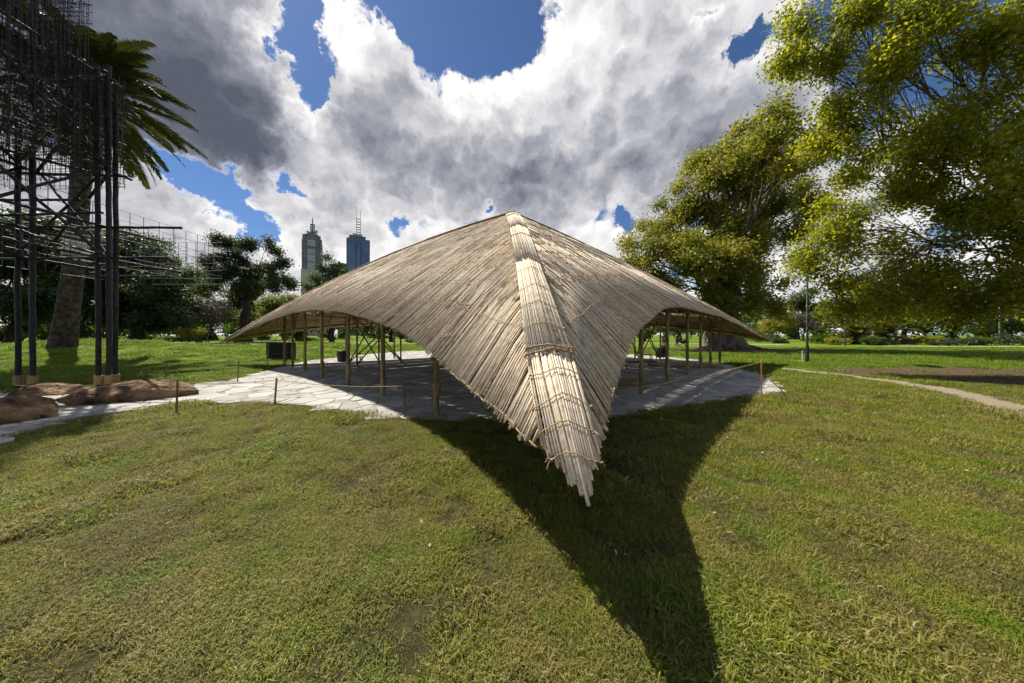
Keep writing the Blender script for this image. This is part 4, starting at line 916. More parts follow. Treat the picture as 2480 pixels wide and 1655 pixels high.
def far_wood():
    rg = np.random.default_rng(77); n = 26; bl = []
    for k in range(140):
        a = -1.25+2.5*k/139; R = rg.uniform(120, 170); h = rg.uniform(7, 13)
        bl.append((np.array([math.sin(a)*R, math.cos(a)*R, h*.55]), (6, 5, h*.6)))
    C, D = clumps(rg, bl, .5, 1.8, .5); m = 105000; i = rg.integers(0, len(C), m); P = C[i]+rg.normal(size=(m, 3))*1.0; P[:, 2] = np.abs(P[:, 2])
    V, pol, k = leaf_arrays(rg, P, rg.normal(size=(m, 3))+np.array([0, 0, .5]), 1.0)
    stuff(obj('far_woodland', mesh_np('far_woodland', V, pol, {'var': np.repeat(np.clip(rg.random(len(C))[i]*.6+rg.random(m)*.4, 0, 1), k)}), M_MIDLEAF))
far_wood()
M_PATH = mat('pale gravel path', [(0.26, 0.23, 0.19), (0.40, 0.37, 0.32)], .95, 3, coord='Position')
def strip(name, pts, w, m, z=.012):
    P = np.array(pts, float)[:, :2]; T = np.gradient(P, axis=0); T /= np.linalg.norm(T, axis=1)[:, None]; N = np.column_stack([-T[:, 1], T[:, 0]])
    # sample finely so that the path follows the ground
    t = np.linspace(0, len(P)-1, len(P)*10); q = np.column_stack([np.interp(t, range(len(P)), P[:, k]) for k in (0, 1)]); nn = np.column_stack([np.interp(t, range(len(P)), N[:, k]) for k in (0, 1)])
    a = q+nn*w/2; b = q-nn*w/2; V = np.concatenate([np.column_stack([a, height(*a.T)+z]), np.column_stack([b, height(*b.T)+z])]); n = len(q); i = np.arange(n-1)
    struct(obj(name, mesh_np(name, V, [np.stack([i, i+1, i+n+1, i+n], 1)]), m))
strip('garden_path', [at(px, 812, Z) for px, Z in ((-400, 60), (200, 58), (600, 55), (1000, 56), (1400, 60))], 2.4, M_PATH, .03)
strip('park_road', [at(px, 812, Z) for px, Z in ((1450, 60), (1650, 52), (1800, 46), (1900, 44))], 2.2, M_PATH, .03)
strip('right_path', [at(px, 812, Z) for px, Z in ((2140, 38), (2250, 37), (2400, 36), (2700, 36))], 1.6, M_PATH, .03)

# ------------------------------------------------------------------ the two skyscrapers
M_CONC = mat('grey granite facade', [(0.12, 0.125, 0.15), (0.175, 0.18, 0.205)], .7, .05)
M_CONCP = mat('pale stone facade', [(0.36, 0.32, 0.27), (0.44, 0.40, 0.34)], .8, .05)
M_STEEL = mat('blue grey cladding', [(0.07, 0.085, 0.115), (0.11, 0.13, 0.165)], .5, .05)
M_GLASSB = mat('blue window glass', [(0.03, 0.10, 0.32), (0.06, 0.17, 0.46)], .3, .06, spec=.6)
M_GLASSW = mat('pale window glass', [(0.32, 0.36, 0.43), (0.46, 0.50, 0.56)], .2, .06, spec=.8)
M_GLASSD = mat('dark window glass', [(0.022, 0.03, 0.05), (0.05, 0.065, 0.10)], .12, .06, spec=.9)
def towerblock(name, label, px, Z, wpx, rz):
    c = at(px, 812, Z); root = tag(empty(name, (c[0], c[1], 0), rz), label, 'skyscraper')
    k = Z/FPX; return root, k
def skyscrapers():
    def box(root, name, c, s, m, parent=None): return MB().box(c, s).build(name, m, parent or root)
    # left one: stone facade, stepped crown, latticed spire
    Z = 650; k = Z/FPX; root, _ = towerblock('skyscraper', 'grey stone skyscraper with stepped crown and latticed spire', 757, Z, 50, 0.0)
    root.rotation_euler.z = .50
    zy = lambda py: HC+(812-py)*k
    w = 44*k*.86; h = zy(588)
    body = box(root, 'body', (0, 0, h/2), (w, w, h), M_CONC)
    for q, (f, y) in enumerate(((.86, 580), (.70, 572), (.50, 566))): box(root, 'crown_step', (0, 0, (zy(588)+zy(y))/2-.3*q), (w*f, w*f, zy(y)-zy(588)+.6*q), M_CONC)
    for sx, sy in ((-1, -1), (1, -1), (1, 1), (-1, 1)): box(root, 'turret', (sx*w*.40, sy*w*.40, (zy(589)+zy(575))/2), (w*.14, w*.14, zy(575)-zy(589)), M_CONC)
    box(root, 'podium', (0, 0, zy(657)/2), (w*1.06, w*1.06, zy(657)), M_CONCP)
    face = -w/2
    for q in range(9): box(root, 'window_band', (0, face-.15, zy(607+3.6*q)), (w*.40, .5, 2.0), M_GLASSW) if q not in (0,) else None
    for q in range(4): box(root, 'window_band', (0, face-.15, zy(589+3.6*q)), (w*.40, .5, 1.8), M_GLASSW)
    for q in range(6): box(root, 'window_band', (0, face-.15, zy(641+3.2*q)), (w*.40, .5, 1.8), M_GLASSW)
    for sx in (-1, 1):
        for col in range(2):
            for q in range(19): box(root, 'window', (sx*w*(.29+.12*col), face-.12, zy(592+3.5*q)), (w*.055, .4, 1.7), M_GLASSD)
    for q in range(20): box(root, 'window_band', (face-.15, 0, zy(591+3.4*q)), (.5, w*.55, 1.7), M_GLASSD)
    for q in range(3): box(root, 'ledge', (0, 0, zy(604+17*q)), (w*1.03, w*1.03, 1.2), M_CONC)
    sp = MB(); zt = zy(566)
    for sx, sy in ((-1, -1), (1, -1), (1, 1), (-1, 1)): sp.tube([(sx*3.6, sy*3.6, zt), (sx*3.0, sy*3.0, zy(545))], .45, 5)
    sp.tube([(0, 0, zt), (0, 0, zy(535)), (0, 0, zy(526))], [1.3, .8, .3], 6)
    for y in (562, 557, 551, 545): sp.box((0, 0, zy(y)), (9, 9, .8))
    for y in (540, 536, 532): sp.box((0, 0, zy(y)), (2.6, 2.6, .9))
    sp.build('spire', M_STEEL, root)
    for q, (dx, y, r) in enumerate(((8, 563, 3.4), (-8, 566, 2.6), (6, 569, 2.4))):
        d = MB().blob((dx, face*.5, zy(y)), (r, 1.0, r), q, 0, 12, 8); d.build('dish', M_GREY, root, True)
    # right one: blue glass between piers, twin masts
    root, _ = towerblock('skyscraper', 'blue glass skyscraper with twin masts', 868, Z, 65, 0.0); root.rotation_euler.z = .50
    w = 56*k*.86; h = zy(586); f2 = -w/2; box(root, 'body', (0, 0, h/2), (w, w, h), M_STEEL)
    box(root, 'crown_step', (-w*.04, 0, (zy(586)+zy(577))/2), (w*.72, w*.72, zy(577)-zy(586)), M_STEEL); box(root, 'crown_step', (-w*.04, 0, (zy(577)+zy(570))/2), (w*.42, w*.42, zy(570)-zy(577)), M_GREY)
    for q in range(17):
        for sx in (-1, 1): box(root, 'window_band', (sx*w*.30, f2-.2, zy(590+5.6*q)), (w*.30, .7, 2.9), M_GLASSB)
        box(root, 'window_band', (f2-.2, -w*.30, zy(590+5.6*q)), (.7, w*.28, 3.1), M_GLASSB); box(root, 'window_band', (f2-.2, w*.30, zy(590+5.6*q)), (.7, w*.28, 3.1), M_GLASSD)
    box(root, 'glass_recess', (0, f2-.3, zy(640)), (w*.20, .9, zy(588)-zy(692)), M_GLASSD); box(root, 'glass_recess', (f2-.3, 0, zy(640)), (.9, w*.20, zy(588)-zy(692)), M_GLASSD)
    for q in range(16): box(root, 'pane', (0, f2-.95, zy(597+5.6*q)), (w*.13, .5, 3.9), M_GLASSB)
    box(root, 'low_wing', (-w*.62, w*.1, zy(645)/2), (w*.5, w*.8, zy(645)), M_STEEL)
    for sx in (-1, 1):
        mb = MB(); x = sx*4.2; mb.tube([(x, 0, zy(571)), (x, 0, zy(530)), (x, 0, zy(504+3*sx))], [.55, .45, .28], 5); mb.build('mast', M_STEEL, root)
    lad = MB()
    for y in (569, 563, 557, 551, 544, 538, 531): lad.box((0, 0, zy(y)), (9.4, 3.4, .9))
    lad.build('mast_rungs', M_STEEL, root)
    # small low block under the right skyscraper's left side
skyscrapers()
# ------------------------------------------------------------------ rope fences
def catenary(a, b, sag, n=14):
    t = np.linspace(0, 1, n)[:, None]; P = np.array(a)+(np.array(b)-np.array(a))*t; P[:, 2] -= sag*4*(t*(1-t))[:, 0]; return P
def rope_fence(label, stakes, ends=(None, None), sag=.06, m=M_WOOD, r=.016):
    """stakes: (x, y, height); a rope strung over their tops"""
    b = stakes[0]; z0 = float(height(b[0], b[1])); root = tag(empty('rope_fence', (b[0], b[1], z0)), label, 'rope fence'); inv = Matrix.Translation((-b[0], -b[1], -z0))
    def part(nm, me, mm):
        o = obj(nm, me, mm, root); o.matrix_parent_inverse = inv
    rg = np.random.default_rng(int(abs(b[0]*100))); tops = []
    for x, y, h in stakes:
        z = float(height(x, y)); lx, ly = rg.normal(0, .02, 2); R = Matrix.Rotation(rg.uniform(0, 1.5), 3, 'Z')
        mb = MB(); s = .0125
        V = np.array([(-s, -s, -.05), (s, -s, -.05), (s, s, -.05), (-s, s, -.05), (-s+lx, -s+ly, h), (s+lx, -s+ly, h), (s+lx, s+ly, h), (-s+lx, s+ly, h-.012)])
        V[:, :2] = V[:, :2] @ np.array(R)[:2, :2].T
        mb.add(V+np.array([x, y, z]), [(3, 2, 1, 0), (4, 5, 6, 7), (0, 1, 5, 4), (1, 2, 6, 5), (2, 3, 7, 6), (3, 0, 4, 7)]); part('stake', mb.mesh('stake'), m); tops.append(np.array([x+lx, y+ly-.02, z+h-.04]))
    pts = ([np.array(ends[0], float)] if ends[0] is not None else [])+tops+([np.array(ends[1], float)] if ends[1] is not None else [])
    P = np.concatenate([catenary(a, c, sag)[:-1] for a, c in zip(pts[:-1], pts[1:])]+[[pts[-1]]]); part('rope', MB().tube(P, .0058, 6).mesh('rope', True), M_ROPE)
def stake(px, py, ptop):
    g = ground_at(px, py); return (g[0], g[1], (py-ptop)/FPX*g[1])
rope_fence('rope on three stakes along the near edge of the paving, left', [stake(427, 1002, 920), stake(665, 980, 916), stake(981, 1015, 930)], ((-10.0, 5.7, .5), (-1.40, 5.22, .62)))
rope_fence('rope on stakes across the sunny lawn behind the long boulder', [stake(402, 921, 878), stake(575, 927, 874), stake(649, 899, 858), stake(768, 871, 843)], ((-19.5, 9.6, .55), None), .05)
rope_fence('rope from a tall orange stake on the right rim of the paving', [stake(1845, 968, 872), stake(1469, 1012, 944)], (None, None), .05, M_WOODO)
rope_fence('rope on a pale leaning stake beside the green lamp post', [stake(1942, 877, 849)], ((11.5, 15.8, .45), tuple(ground_at(2210, 874, .02))), .12, M_WHITE)
def branch():
    g = ground_at(1885, 955); h = ground_at(1905, 972); P = np.array([(h[0], h[1], .01), (g[0]+.03, g[1]-.05, .12), (g[0], g[1]+.2, .30), (g[0]-.02, g[1]+.3, .42)])
    mb = MB(); mb.tube(P, [.014, .012, .009, .005], 6); mb.tube([P[1], P[1]+np.array([.12, .05, .06])], [.006, .003], 5)
    tag(mb.build('fallen_branch', M_BARKD, None, True), 'thin dark branch leaning at the right tip of the paving', 'branch')
branch()
# ------------------------------------------------------------------ lamp posts
def lamp(px, Z, H, label, m=M_GREENPOLE, r=.075, head=True):
    b = at(px, 812, Z); z = float(height(b[0], b[1])) if Z < 80 else 0; root = tag(empty('lamp_post', (b[0], b[1], z)), label, 'lamp post', 'park lamp posts')
    mb = MB(); mb.tube([(0, 0, -.1), (0, 0, .02), (0, 0, .9), (0, 0, .95), (0, 0, H)], [r*1.5, r*1.45, r*1.35, r, r*.8], 12); mb.build('pole', m, root, True)
    if head:
        hd = MB().tube([(0, 0, H), (0, 0, H+.12), (0, 0, H+.16)], [r, .30, .46], 16).build('lamp_head', M_DARKMETAL, root, True)
        MB().tube([(0, 0, H+.16), (0, 0, H+.22), (0, 0, H+.26)], [.48, .44, .1], 16).build('cover', M_LAMPGLASS, hd, True)
lamp(1955, 15.9, 5.8, 'dark green lamp post rising into the bright plane leaves', r=.055)
lamp(2047, 40, 6.5, 'thin lamp post in front of the bushy palms', M_DARKMETAL, .06)
lamp(2421, 47, 9.5, 'dark lamp post near the right edge by the path', M_DARKMETAL, .12)
lamp(567, 56, 4.6, 'lamp post with pale head above the left slope of the roof', M_DARKMETAL, .07)
lamp(500, 60, 3.5, 'lamp post with pale head by the grey leafless tree', M_DARKMETAL, .07)
# ------------------------------------------------------------------ odds and ends around the pavilion
def board():
    g = ground_at(681, 876); root = tag(empty('black_board', (g[0], g[1], 0), .12), 'large black display board standing on the lawn under the left slope of the roof', 'board')
    MB().box((0, 0, .56), (1.48, .10, 1.05)).build('panel', M_BOARD, root)
    for sx in (-1, 1): MB().box((sx*.66, .12, .30), (.05, .05, .66)).build('prop', M_WOOD, root)
    MB().box((-.62, -.065, .56), (.03, .02, 1.0)).build('edge_strip', M_WOODO, root)
board()
def bin_(px, py, h, r, label):
    g = ground_at(px, py); root = tag(empty('tub', tuple(g[:2])+(.03,)), label, 'tub')
    MB().tube([(0, 0, 0), (0, 0, .02), (0, 0, h*.92), (0, 0, h)], [r*.8, r*.82, r, r*1.08], 14).build('body', M_DARKMETAL, root, True)
    MB().blob((.02, 0, h), (r*.95, r*.95, .12), 3, .3, 10, 6).build('contents', M_MIDLEAF, root, True)
bin_(827, 877, .52, .24, 'dark planter tub beside a bamboo post under the left arch')
def crate(px, py, s, label, rz):
    g = ground_at(px, py); root = tag(empty('crate', tuple(g[:2])+(.03,), rz), label, 'crate')
    for sx in (-1, 1):
        for sy in (-1, 1): MB().box((sx*s[0]*.45, sy*s[1]*.45, s[2]/2), (.05, .05, s[2])).build('leg', M_DARKMETAL, root)
    for q in range(4): MB().box((0, (q-1.5)*s[1]/4, s[2]+.015), (s[0], s[1]/4-.03, .03)).build('slat', M_BOARD, root)
crate(862, 876, (.62, .4, .22), 'small dark slatted stool on the paving under the left arch', .2); crate(1563, 872, (.7, .45, .28), 'small dark slatted stool on the paving under the right arch', -.2)
def machine():
    g = ground_at(1603, 871); root = tag(empty('compressor', tuple(g[:2])+(.03,), .3), 'dark compressor-like machine on the paving under the right arch', 'machine')
    MB().tube([(-.4, 0, .26), (-.36, 0, .26), (.36, 0, .26), (.4, 0, .26)], [.05, .17, .17, .05], 14).build('tank', M_DARKMETAL, root, True)
    MB().box((0, 0, .56), (.5, .32, .26)).build('motor', M_BOARD, root); MB().box((.1, 0, .76), (.3, .26, .14)).build('cover', M_DARKMETAL, root)
    for sx in (-1, 1):
        for sy in (-1, 1): MB().tube([(sx*.28, sy*.14, 0), (sx*.28, sy*.13, .2)], .02, 6).build('foot', M_DARKMETAL, root)
    MB().tube([(.3, 0, .4), (.55, 0, .8), (.62, 0, .9)], .018, 6).build('handle', M_DARKMETAL, root, True)
machine()
def mat_stack(px, py, wx, wy, rz, label, nl):
    g = ground_at(px, py); root = tag(empty('bamboo_mat', tuple(g[:2])+(.035,), rz), label, 'mat'); mb = MB()
    n = int(wy/.11)
    for q in range(n):
        for l in range(nl): MB().box((.02*math.sin(q*3+l), (q-n/2)*.11, .018+.04*l), (wx*(1-.03*abs(math.sin(q*2.1+l))), .098, .03)).build('slat', M_LATH, root)
mat_stack(1652, 889, 2.9, 1.1, -.25, 'stack of dark bamboo slats on the paving under the right arch', 2)
mat_stack(1507, 932, 1.7, 1.2, .35, 'woven bamboo panel lying on the paving beside the strip of thatch', 1)
def bars():
    g = ground_at(1556, 880); root = tag(empty('bar_bundle', tuple(g[:2])+(.05,), -.05), 'bundle of black bars lying on the paving under the right arch', 'bars')
    for q in range(4): MB().tube([(-.75+.1*q, q*.05, .02), (.75-.05*q, q*.06-.05, .02+.01*q)], .022, 7).build('bar', M_DARKMETAL, root)
bars()
# ------------------------------------------------------------------ people, far off
def skinmesh(name, verts, edges, radii, m, parent, sub=2):
    me = bpy.data.meshes.new(name); me.from_pydata(verts, edges, [])
    o = obj(name, me, m, parent); o.modifiers.new('skin', 'SKIN').use_smooth_shade = True
    for v, r in zip(me.skin_vertices[0].data, radii): v.radius = (r, r)
    me.skin_vertices[0].data[0].use_root = True
    s = o.modifiers.new('sub', 'SUBSURF'); s.levels = s.render_levels = sub
    return o
def cloth(name, c): return mat(name, [tuple(q*.8 for q in c), c], .9, 8)
M_SKIN = mat('skin', [(.34, .19, .13), (.42, .25, .18)], .6, 6)
def person(label, loc, rz, joints, top, bottom, hairc, group=None):
    root = tag(empty('person', loc, rz), label, 'person', group); J = joints
    names = ['pelvis', 'chest', 'neck', 'head', 'crown', 'sl', 'el', 'hl', 'sr', 'er', 'hr', 'kl', 'al', 'tl', 'kr', 'ar', 'tr', 'pl', 'pr']
    V = [J[k] for k in names]; E = [(0, 1), (1, 2), (2, 3), (3, 4), (1, 5), (5, 6), (6, 7), (1, 8), (8, 9), (9, 10), (0, 17), (17, 11), (11, 12), (12, 13), (0, 18), (18, 14), (14, 15), (15, 16)]
    R = [.13, .14, .055, .095, .07, .06, .045, .035, .06, .045, .035, .06, .042, .035, .06, .042, .035, .085, .085]
    skinmesh('body', V, E, R, M_SKIN, root)
    pick = lambda ks, rr, nm, m: skinmesh(nm, [J[k] for k in ks], [(0, 1)]+ED[nm], rr, m, root, 1)
    ED = {'top': [(1, 2), (2, 3), (1, 4), (4, 5)], 'trousers': [(1, 2), (2, 3), (0, 4), (4, 5), (5, 6)]}
    skinmesh('top', [J[k] for k in ('pelvis', 'chest', 'sl', 'el', 'sr', 'er')], [(0, 1), (1, 2), (2, 3), (1, 4), (4, 5)], [.155, .165, .082, .062, .082, .062], cloth('top cloth', top), root, 1)
    skinmesh('trousers', [J[k] for k in ('pelvis', 'pl', 'kl', 'al', 'pr', 'kr', 'ar')], [(0, 1), (1, 2), (2, 3), (0, 4), (4, 5), (5, 6)], [.15, .105, .08, .06, .105, .08, .06], cloth('trouser cloth', bottom), root, 1)
    h = J['crown']; MB().blob((h[0], h[1]+.03, h[2]), (.10, .115, .10), 3, .05, 12, 8).build('hair', cloth('hair', hairc), root, True)
def standing(arm=0.0, stride=.15):
    return dict(pelvis=(0, 0, .95), chest=(0, 0, 1.32), neck=(0, 0, 1.47), head=(0, -.02, 1.58), crown=(0, 0, 1.66), sl=(.19, 0, 1.40), el=(.23, -.05-arm, 1.12+arm*.4), hl=(.2, -.18-arm*1.5, .98+arm), sr=(-.19, 0, 1.40), er=(-.23, -.05-arm, 1.12+arm*.4), hr=(-.2, -.18-arm*1.5, .98+arm),
                pl=(.09, 0, .88), pr=(-.09, 0, .88), kl=(.10, -stride, .50), al=(.10, -stride*.8, .09), tl=(.10, -stride*.8-.14, .04), kr=(-.10, stride*.5, .50), ar=(-.10, stride*1.4, .11), tr=(-.10, stride*1.4-.12, .04))
def sitting():
    return dict(pelvis=(0, 0, .14), chest=(0, .08, .50), neck=(0, .06, .66), head=(0, .03, .77), crown=(0, .05, .85), sl=(.19, .07, .58), el=(.25, -.1, .36), hl=(.2, -.3, .34), sr=(-.19, .07, .58), er=(-.25, .2, .3), hr=(-.24, .3, .04),
                pl=(.1, -.05, .14), pr=(-.1, -.05, .14), kl=(.13, -.42, .42), al=(.12, -.62, .09), tl=(.12, -.76, .05), kr=(-.12, -.44, .34), ar=(-.12, -.72, .08), tr=(-.12, -.86, .05))
def pg(px, py): g = ground_at(px, py); return (g[0], g[1], float(height(g[0], g[1])))
person('person in dark clothes pushing a black pram, far under the right arch', pg(1639, 841), 1.2, standing(.16), (.03, .035, .05), (.03, .035, .055), (.02, .015, .012))
person('person in a dark top walking, far under the right arch, left of the pram', pg(1607, 840), 2.6, standing(.02), (.05, .03, .035), (.02, .02, .025), (.05, .03, .02))
person('person in pale top sitting on the lawn right of the tower, left of two', pg(297, 847), .5, sitting(), (.30, .38, .45), (.05, .06, .09), (.03, .02, .015))
person('person in dark top sitting on the lawn right of the tower, right of two', pg(309, 847), .8, sitting(), (.05, .05, .07), (.20, .23, .28), (.02, .015, .012))
def pram():
    g = pg(1655, 841); root = tag(empty('pram', g, 1.2), 'black pram pushed by a person far under the right arch', 'pram')
    MB().blob((0, 0, .62), (.24, .42, .20), 2, .05, 14, 8).build('carrycot', M_BOARD, root, True)
    MB().blob((0, -.2, .78), (.25, .24, .26), 4, .03, 14, 8).build('hood', M_BOARD, root, True)
    for sx in (-1, 1):
        MB().tube([(sx*.22, .65, 1.02), (sx*.22, .3, .62), (sx*.22, -.3, .18)], .016, 6).build('frame_bar', M_DARKMETAL, root, True)
        for y in (-.32, .3):
            a = np.linspace(0, 2*math.pi, 17); MB().tube(np.column_stack([np.full(17, sx*.24), y+.15*np.cos(a), .17+.15*np.sin(a)]), .022, 6, False).build('wheel', M_DARKMETAL, root, True)
    MB().tube([(-.22, .65, 1.02), (.22, .65, 1.02)], .018, 6).build('handle', M_DARKMETAL, root)
pram()
# ------------------------------------------------------------------ low post-and-rail fence by the far path on the left
def far_fence():
    Z0 = 50; pts = [at(px, 812, Z0)[:2] for px in np.linspace(180, 700, 17)]; b = pts[0]; root = tag(empty('rail_fence', (b[0], b[1], 0)), 'low dark wire fence along the far path on the left', 'fence')
    for p in pts: MB().box((p[0]-b[0], p[1]-b[1], .5), (.06, .06, 1.0)).build('post', M_DARKMETAL, root)
    for z in (.35, .65, .95): MB().tube([(p[0]-b[0], p[1]-b[1]+.0, z) for p in pts], .014, 4).build('rail', M_DARKMETAL, root)
far_fence()
# ------------------------------------------------------------------ grass and fallen leaves
def build_grass():
    rg = np.random.default_rng(44); src = bpy.data.collections.new('grass_tufts')
    gm = bpy.data.materials.new('grass blade'); gm.use_nodes = True; t = gm.node_tree; t.nodes.clear(); n = NT(t)
    pos = n.node('ShaderNodeNewGeometry').outputs['Position']; rnd = n.node('ShaderNodeObjectInfo').outputs['Random']; at_ = n.node('ShaderNodeAttribute', attribute_name='var').outputs['Fac']
    x = n.m('ADD', n.m('MULTIPLY', rnd, .25), n.m('MULTIPLY', at_, .75))
    big = n.smooth(n.noise(pos, 1.1, 5, .65), .38, .62)
    green = n.ramp(x, [(.05, (.040, .062, .006)), (.45, (.125, .165, .010)), (.74, (.225, .245, .018)), (.88, (.33, .29, .08)), (1.0, (.42, .35, .16))])
    straw = n.ramp(x, [(.05, (.044, .050, .010)), (.4, (.14, .14, .018)), (.70, (.26, .225, .06)), (1.0, (.37, .30, .14))])
    col = n.mix(big, green, straw)
    dry = n.smooth(n.noise(pos, .8, 6, .7), .47, .62); col = n.mix(n.m('MULTIPLY', dry, .7), col, n.ramp(x, [(.05, (.05, .045, .018)), (.5, (.15, .125, .045)), (1.0, (.30, .235, .11))]))
    col = n.mix(n.m('MULTIPLY', n.smooth(n.noise(pos, 3.2, 4, .6), .45, .72), .40), col, n.mix(x, (.024, .036, .006), (.095, .12, .012)))
    sx = n.node('ShaderNodeSeparateXYZ'); n.put(sx.inputs[0], pos)                  # lush lawn away from the worn apron round the pavilion
    worn = n.m('DIVIDE', n.m('ADD', n.m('SUBTRACT', 12.5, sx.outputs[1]), n.m('MULTIPLY', n.m('MINIMUM', n.m('ADD', sx.outputs[0], 8.0), 0.0), .25)), 6.0, clamp=True)
    col = n.mix(n.m('MULTIPLY', n.smooth(n.noise(pos, 1.9, 4, .6), .52, .68), .6), col, n.ramp(x, [(.05, (.03, .065, .005)), (.5, (.085, .165, .008)), (1.0, (.20, .27, .02))]))
    lush = n.ramp(x, [(.05, (.045, .080, .005)), (.5, (.115, .175, .010)), (1.0, (.20, .25, .02))]); col = n.mix(worn, lush, col)
    p = n.node('ShaderNodeBsdfPrincipled'); n.put(p.inputs['Base Color'], col); p.inputs['Roughness'].default_value = .55; p.inputs['Specular IOR Level'].default_value = .25
    tr = n.node('ShaderNodeBsdfTranslucent'); n.put(tr.inputs[0], n.mix(1.0, col, (1.3, 1.35, .5), 'MULTIPLY')); mx = n.node('ShaderNodeMixShader'); mx.inputs[0].default_value = .4
    t.links.new(p.outputs[0], mx.inputs[1]); t.links.new(tr.outputs[0], mx.inputs[2]); o = n.node('ShaderNodeOutputMaterial'); t.links.new(mx.outputs[0], o.inputs[0])
    for v in range(6):
        V, Q, var = [], [], []
        nb = 90
        for k in range(nb):
            r = .10*math.sqrt(rg.random()); a = rg.uniform(0, 6.28); b = np.array([r*math.cos(a), r*math.sin(a), 0]); lie = rg.random()**1.5
            h = rg.uniform(.014, .052)*(1-.4*lie); L = h*(.5+1.7*lie)+.006; az = rg.uniform(0, 6.28); d = np.array([math.cos(az), math.sin(az), 0]); w = np.array([-d[1], d[0], 0])*rg.uniform(.0013, .0026)
            m = b+d*L*.5+np.array([0, 0, h*.8]); e = b+d*L+np.array([0, 0, h*(1-.4*lie)]); q = len(V); V += [b-w, b+w, m+w*.8, m-w*.8, e]; Q += [(q, q+1, q+2, q+3), (q+3, q+2, q+4)]
            vv = rg.random() if rg.random() < .8 else rg.uniform(.8, 1); var += [vv]*5
        me = bpy.data.meshes.new('tuft'); me.from_pydata([tuple(c) for c in V], [], Q); a = me.attributes.new('var', 'FLOAT', 'POINT'); a.data.foreach_set('value', np.array(var, dtype=np.float32)); me.materials.append(gm)
        src.objects.link(bpy.data.objects.new('tuft', me))
    P, S = [], []
    for y0, y1, dens, sc in ((.7, 2.6, 420, .85), (2.6, 5, 210, 1.05), (5, 9, 80, 1.5), (9, 15, 20, 2.1), (15, 34, 5, 3.2)):
        A = 2.1*(y1**2-y0**2)+4*(y1-y0); m = int(A*dens); y = np.sqrt(rg.uniform(y0**2, y1**2, m)); x = rg.uniform(-1, 1, m)*(2.0*y+1.2); P.append(np.column_stack([x, y])); S.append(np.full(m, sc)*rg.uniform(.75, 1.25, m))
    P = np.concatenate(P); S = np.concatenate(S); out = ~inside(PAVE, P)
    edge = np.zeros(len(P), dtype=bool); pale, mul = dirt_at(P); thin = (1-np.clip(pale*1.3, 0, 1))*(1-.93*mul)
    bald = vnoise(P, 3.0, 15)+.6*vnoise(P, 8.0, 16)
    keep = out & (rg.random(len(P)) < thin) & ((bald < .15) | (rg.random(len(P)) < .18)); lushy = vnoise(P, 2.3, 27)+.7*vnoise(P, 6.0, 28); S = S*np.where(lushy > .33, rg.uniform(1.3, 1.75, len(P)), 1.0); P, S = P[keep], S[keep]
    V = np.column_stack([P, height(P[:, 0], P[:, 1])+.012*vnoise(P, 1.1, 9)-.002])
    me = bpy.data.meshes.new('lawn_grass'); me.vertices.add(len(V)); me.vertices.foreach_set('co', V.astype(np.float32).ravel())
    for k, a in (('scl', S), ('rot', rg.uniform(0, 6.28, len(V)))):
        q = me.attributes.new(k, 'FLOAT', 'POINT'); q.data.foreach_set('value', a.astype(np.float32))
    q = me.attributes.new('pick', 'INT', 'POINT'); q.data.foreach_set('value', rg.integers(0, 6, len(V)).astype(np.int32))
    ob = stuff(obj('lawn_grass', me)); g = bpy.data.node_groups.new('scatter grass', 'GeometryNodeTree')
    g.interface.new_socket('Geometry', in_out='INPUT', socket_type='NodeSocketGeometry'); g.interface.new_socket('Geometry', in_out='OUTPUT', socket_type='NodeSocketGeometry')
    nd = g.nodes.new; gi = nd('NodeGroupInput'); go = nd('NodeGroupOutput'); ip = nd('GeometryNodeInstanceOnPoints'); ci = nd('GeometryNodeCollectionInfo'); ci.inputs[0].default_value = src; ci.inputs[1].default_value = True; ci.inputs[2].default_value = True
    def na(nm, ty):
        x = nd('GeometryNodeInputNamedAttribute'); x.data_type = ty; x.inputs[0].default_value = nm; return x.outputs[0]
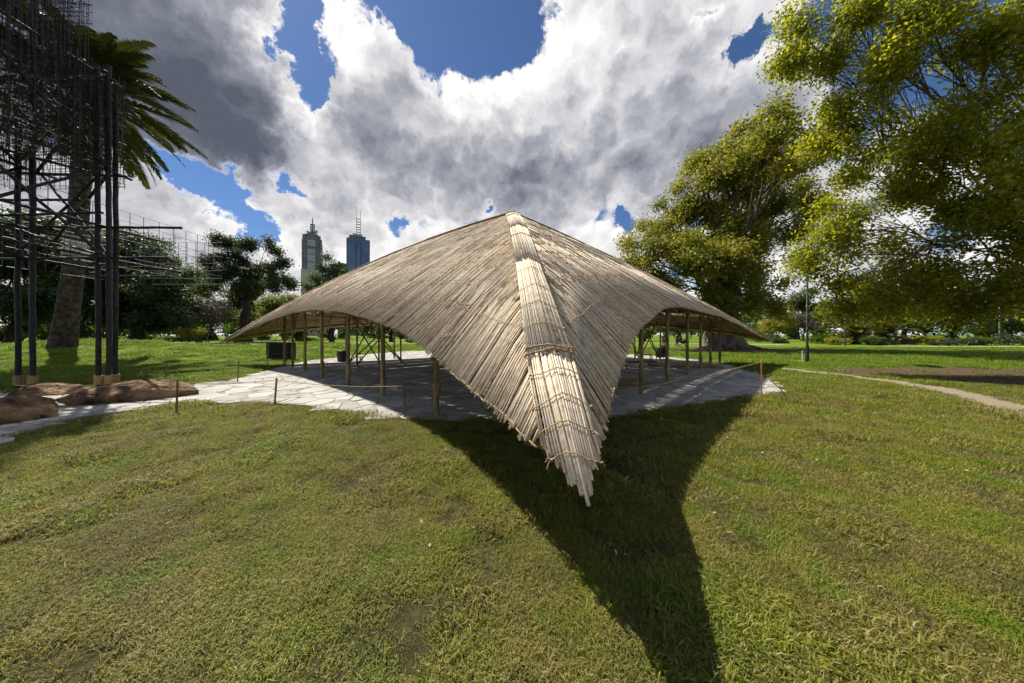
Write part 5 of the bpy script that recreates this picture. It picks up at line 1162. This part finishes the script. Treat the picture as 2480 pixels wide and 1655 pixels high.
    l = g.links.new; l(gi.outputs[0], ip.inputs['Points']); l(ci.outputs[0], ip.inputs['Instance']); ip.inputs['Pick Instance'].default_value = True; l(na('pick', 'INT'), ip.inputs['Instance Index'])
    cx = nd('ShaderNodeCombineXYZ'); l(na('rot', 'FLOAT'), cx.inputs[2]); l(cx.outputs[0], ip.inputs['Rotation'])
    sc = nd('ShaderNodeCombineXYZ'); s_ = na('scl', 'FLOAT'); l(s_, sc.inputs[0]); l(s_, sc.inputs[1]); l(s_, sc.inputs[2]); l(sc.outputs[0], ip.inputs['Scale']); l(ip.outputs[0], go.inputs[0])
    md = ob.modifiers.new('scatter', 'NODES'); md.node_group = g
    # fallen leaves and twigs
    lm = mat('fallen leaf', [(.30, .24, .17), (.42, .33, .22), (.16, .09, .04), (.45, .13, .03)], .8, 3, varw=.95)
    m = 420; y = rg.uniform(1.9, 13, m); x = rg.uniform(-1.9, 1.9, m)*y; c = np.column_stack([x, y]); k2 = rg.random(m) < .35; g2 = ground_at(820, 1010); c[k2] = g2[:2]+rg.normal(0, 1, (k2.sum(), 2))*np.array([2.2, .5])
    ok = c[:, 1] > 1; c = c[ok]; N = rg.normal(size=(len(c), 3))*.35+np.array([0, 0, 1]); V, pol, kk = leaf_arrays(rg, np.column_stack([c, height(c[:, 0], c[:, 1])+.03]), N, .034)
    stuff(obj('fallen_leaves', mesh_np('fallen_leaves', V, pol, {'var': np.repeat(rg.random(len(c)), kk)}), lm))
    tw = MB()
    for _ in range(130):
        y = rg.uniform(1.4, 6); x = rg.uniform(-1.9, 1.9)*y; L = rg.uniform(.03, .10); a = rg.uniform(0, 6.28); d = np.array([math.cos(a), math.sin(a), 0])*L
        if inside(PAVE, np.array([[x, y]]))[0]: continue
        tw.tube([(x, y, .022), (x+d[0]*.5+rg.normal(0, .008), y+d[1]*.5, .032), (x+d[0], y+d[1], .024)], [.0025, .0022, .0014], 4)
    stuff(tw.build('dry_stalks', mat('straw', [(.26, .19, .10), (.40, .31, .18)], .9, 6)))
if 'nograss' not in DEV: build_grass()
